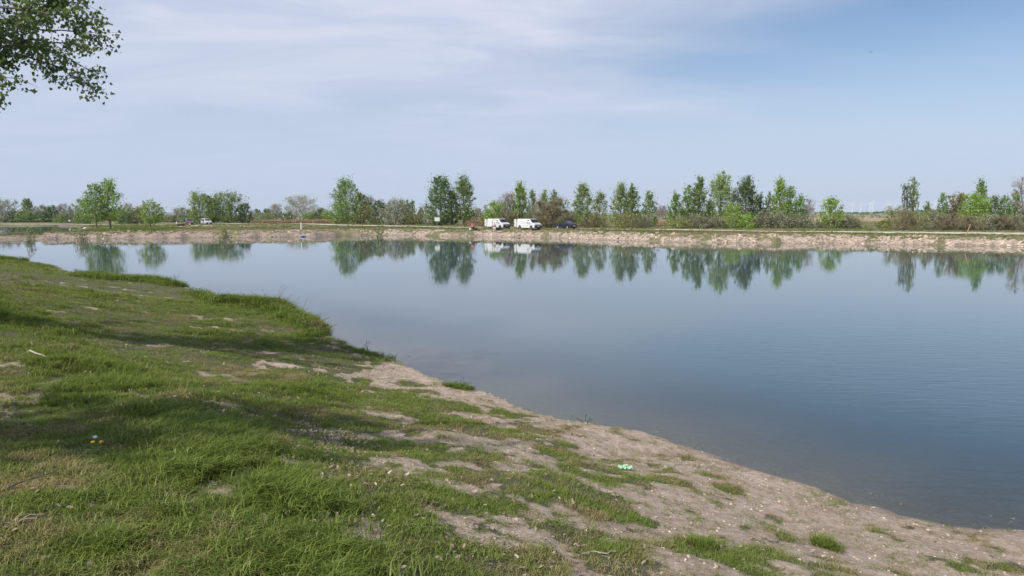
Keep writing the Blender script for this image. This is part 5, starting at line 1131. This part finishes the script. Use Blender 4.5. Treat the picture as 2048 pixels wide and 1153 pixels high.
# weeds standing on the shore edge
dryst = mat('dry_stalk', (.20, .14, .10), .9); weed_m = mat('weed_green', (.06, .11, .035), .8)
def weed(px, py, h, label, n=5, kind='stalk', spread=.2, m=None):
    g0 = hit(px, py); s_ = empty('weed', g0, label=label, cat='weed'); r = random.Random(px * 7 + py); st_ = MB(); hd_ = MB(); m = m or dryst
    for k in range(n):
        a = r.uniform(0, 6.28); dx_, dy_ = math.cos(a) * spread * r.random(), math.sin(a) * spread * r.random(); hh = h * r.uniform(.6, 1.1); lx = r.uniform(-.1, .25) * h
        tp = (dx_ * 2 + lx, dy_ * 2, hh); st_.tube([(dx_ * .3, dy_ * .3, -.02), (dx_ * 1.1, dy_ * 1.1, hh * .55), tp], [.005, .004, .002], 4)
        if kind == 'leafy':
            for j_ in range(10):
                t_ = r.uniform(.3, 1); c_ = Vector(tp) * t_; e_ = c_ + Vector((r.uniform(-.05, .05), r.uniform(-.05, .05), r.uniform(-.01, .03))); sd_ = Vector((r.uniform(-.02, .02), r.uniform(-.02, .02), .008)); hd_.add([c_, (c_ + e_) / 2 + sd_, e_, (c_ + e_) / 2 - sd_], [(0, 1, 2, 3)])
        elif kind == 'seed': hd_.ball(tp, (.011, .011, .024), 6, 5)
        else:
            hd_.ball((tp[0], tp[1], tp[2] - .02), (.006, .006, .03), 5, 4)
    st_.build('stalks', m, s_); hd_.build('leaves' if kind == 'leafy' else 'seed_heads', m, s_); return s_
weed(352, 573, .75, 'leafy weed standing against the water on the left shore edge', 4, 'leafy', .12, weed_m)
weed(107, 535, .62, 'single thin stalk on the shore edge at far left', 1, 'seed', .05)
weed(306, 562, .65, 'dark seed stalk above the left shore edge', 2, 'seed', .15)
weed(500, 612, .6, 'thin grass stalks on the left of the tall shore tussock', 7, 'stalk', .5)
weed(545, 615, .7, 'seed headed stalks in the middle of the tall shore tussock', 8, 'seed', .4)
weed(572, 628, .65, 'seed headed stalks on the right of the tall shore tussock', 8, 'seed', .35)
weed(600, 640, .65, 'arching dry stalks leaning over the water', 9, 'stalk', .45)
weed(628, 662, .40, 'reddish dead weeds at the tip of the tall shore tussock', 14, 'leafy', .3, mat('dead_weed', (.17, .10, .075), .9))
weed(642, 668, .30, 'reddish dead weeds lowest on the shore edge', 12, 'leafy', .3, mat('dead_weed_b', (.16, .10, .08), .9))
weed(735, 705, .25, 'thin arching blades on the shore edge below the tussock', 5, 'stalk', .2)
weed(926, 778, .16, 'small tussock of blades on the shore edge at centre', 14, 'stalk', .18, weed_m)
weed(790, 727, .2, 'few green blades on the shore edge left of centre', 9, 'stalk', .2, weed_m)
weed(1172, 846, .13, 'few short blades at the shore edge right of centre', 8, 'stalk', .15, weed_m)

# ------------------------------------------------------------------ haze
hz_m = bpy.data.materials.new('haze'); hz_m.use_nodes = True; t = hz_m.node_tree; t.nodes.remove(t.nodes['Principled BSDF'])
pv = t.nodes.new('ShaderNodeVolumePrincipled'); pv.inputs['Color'].default_value = (.80, .88, 1, 1); pv.inputs['Density'].default_value = .00008; pv.inputs['Anisotropy'].default_value = 0.0
t.links.new(pv.outputs[0], t.nodes['Material Output'].inputs['Volume'])
hx = MB(); hx.box((0, 0, 78), (19800, 19800, 166)); ho = hx.build('haze', hz_m); tag(ho, 'thin blue air haze over the whole plain', 'haze', kind='stuff')
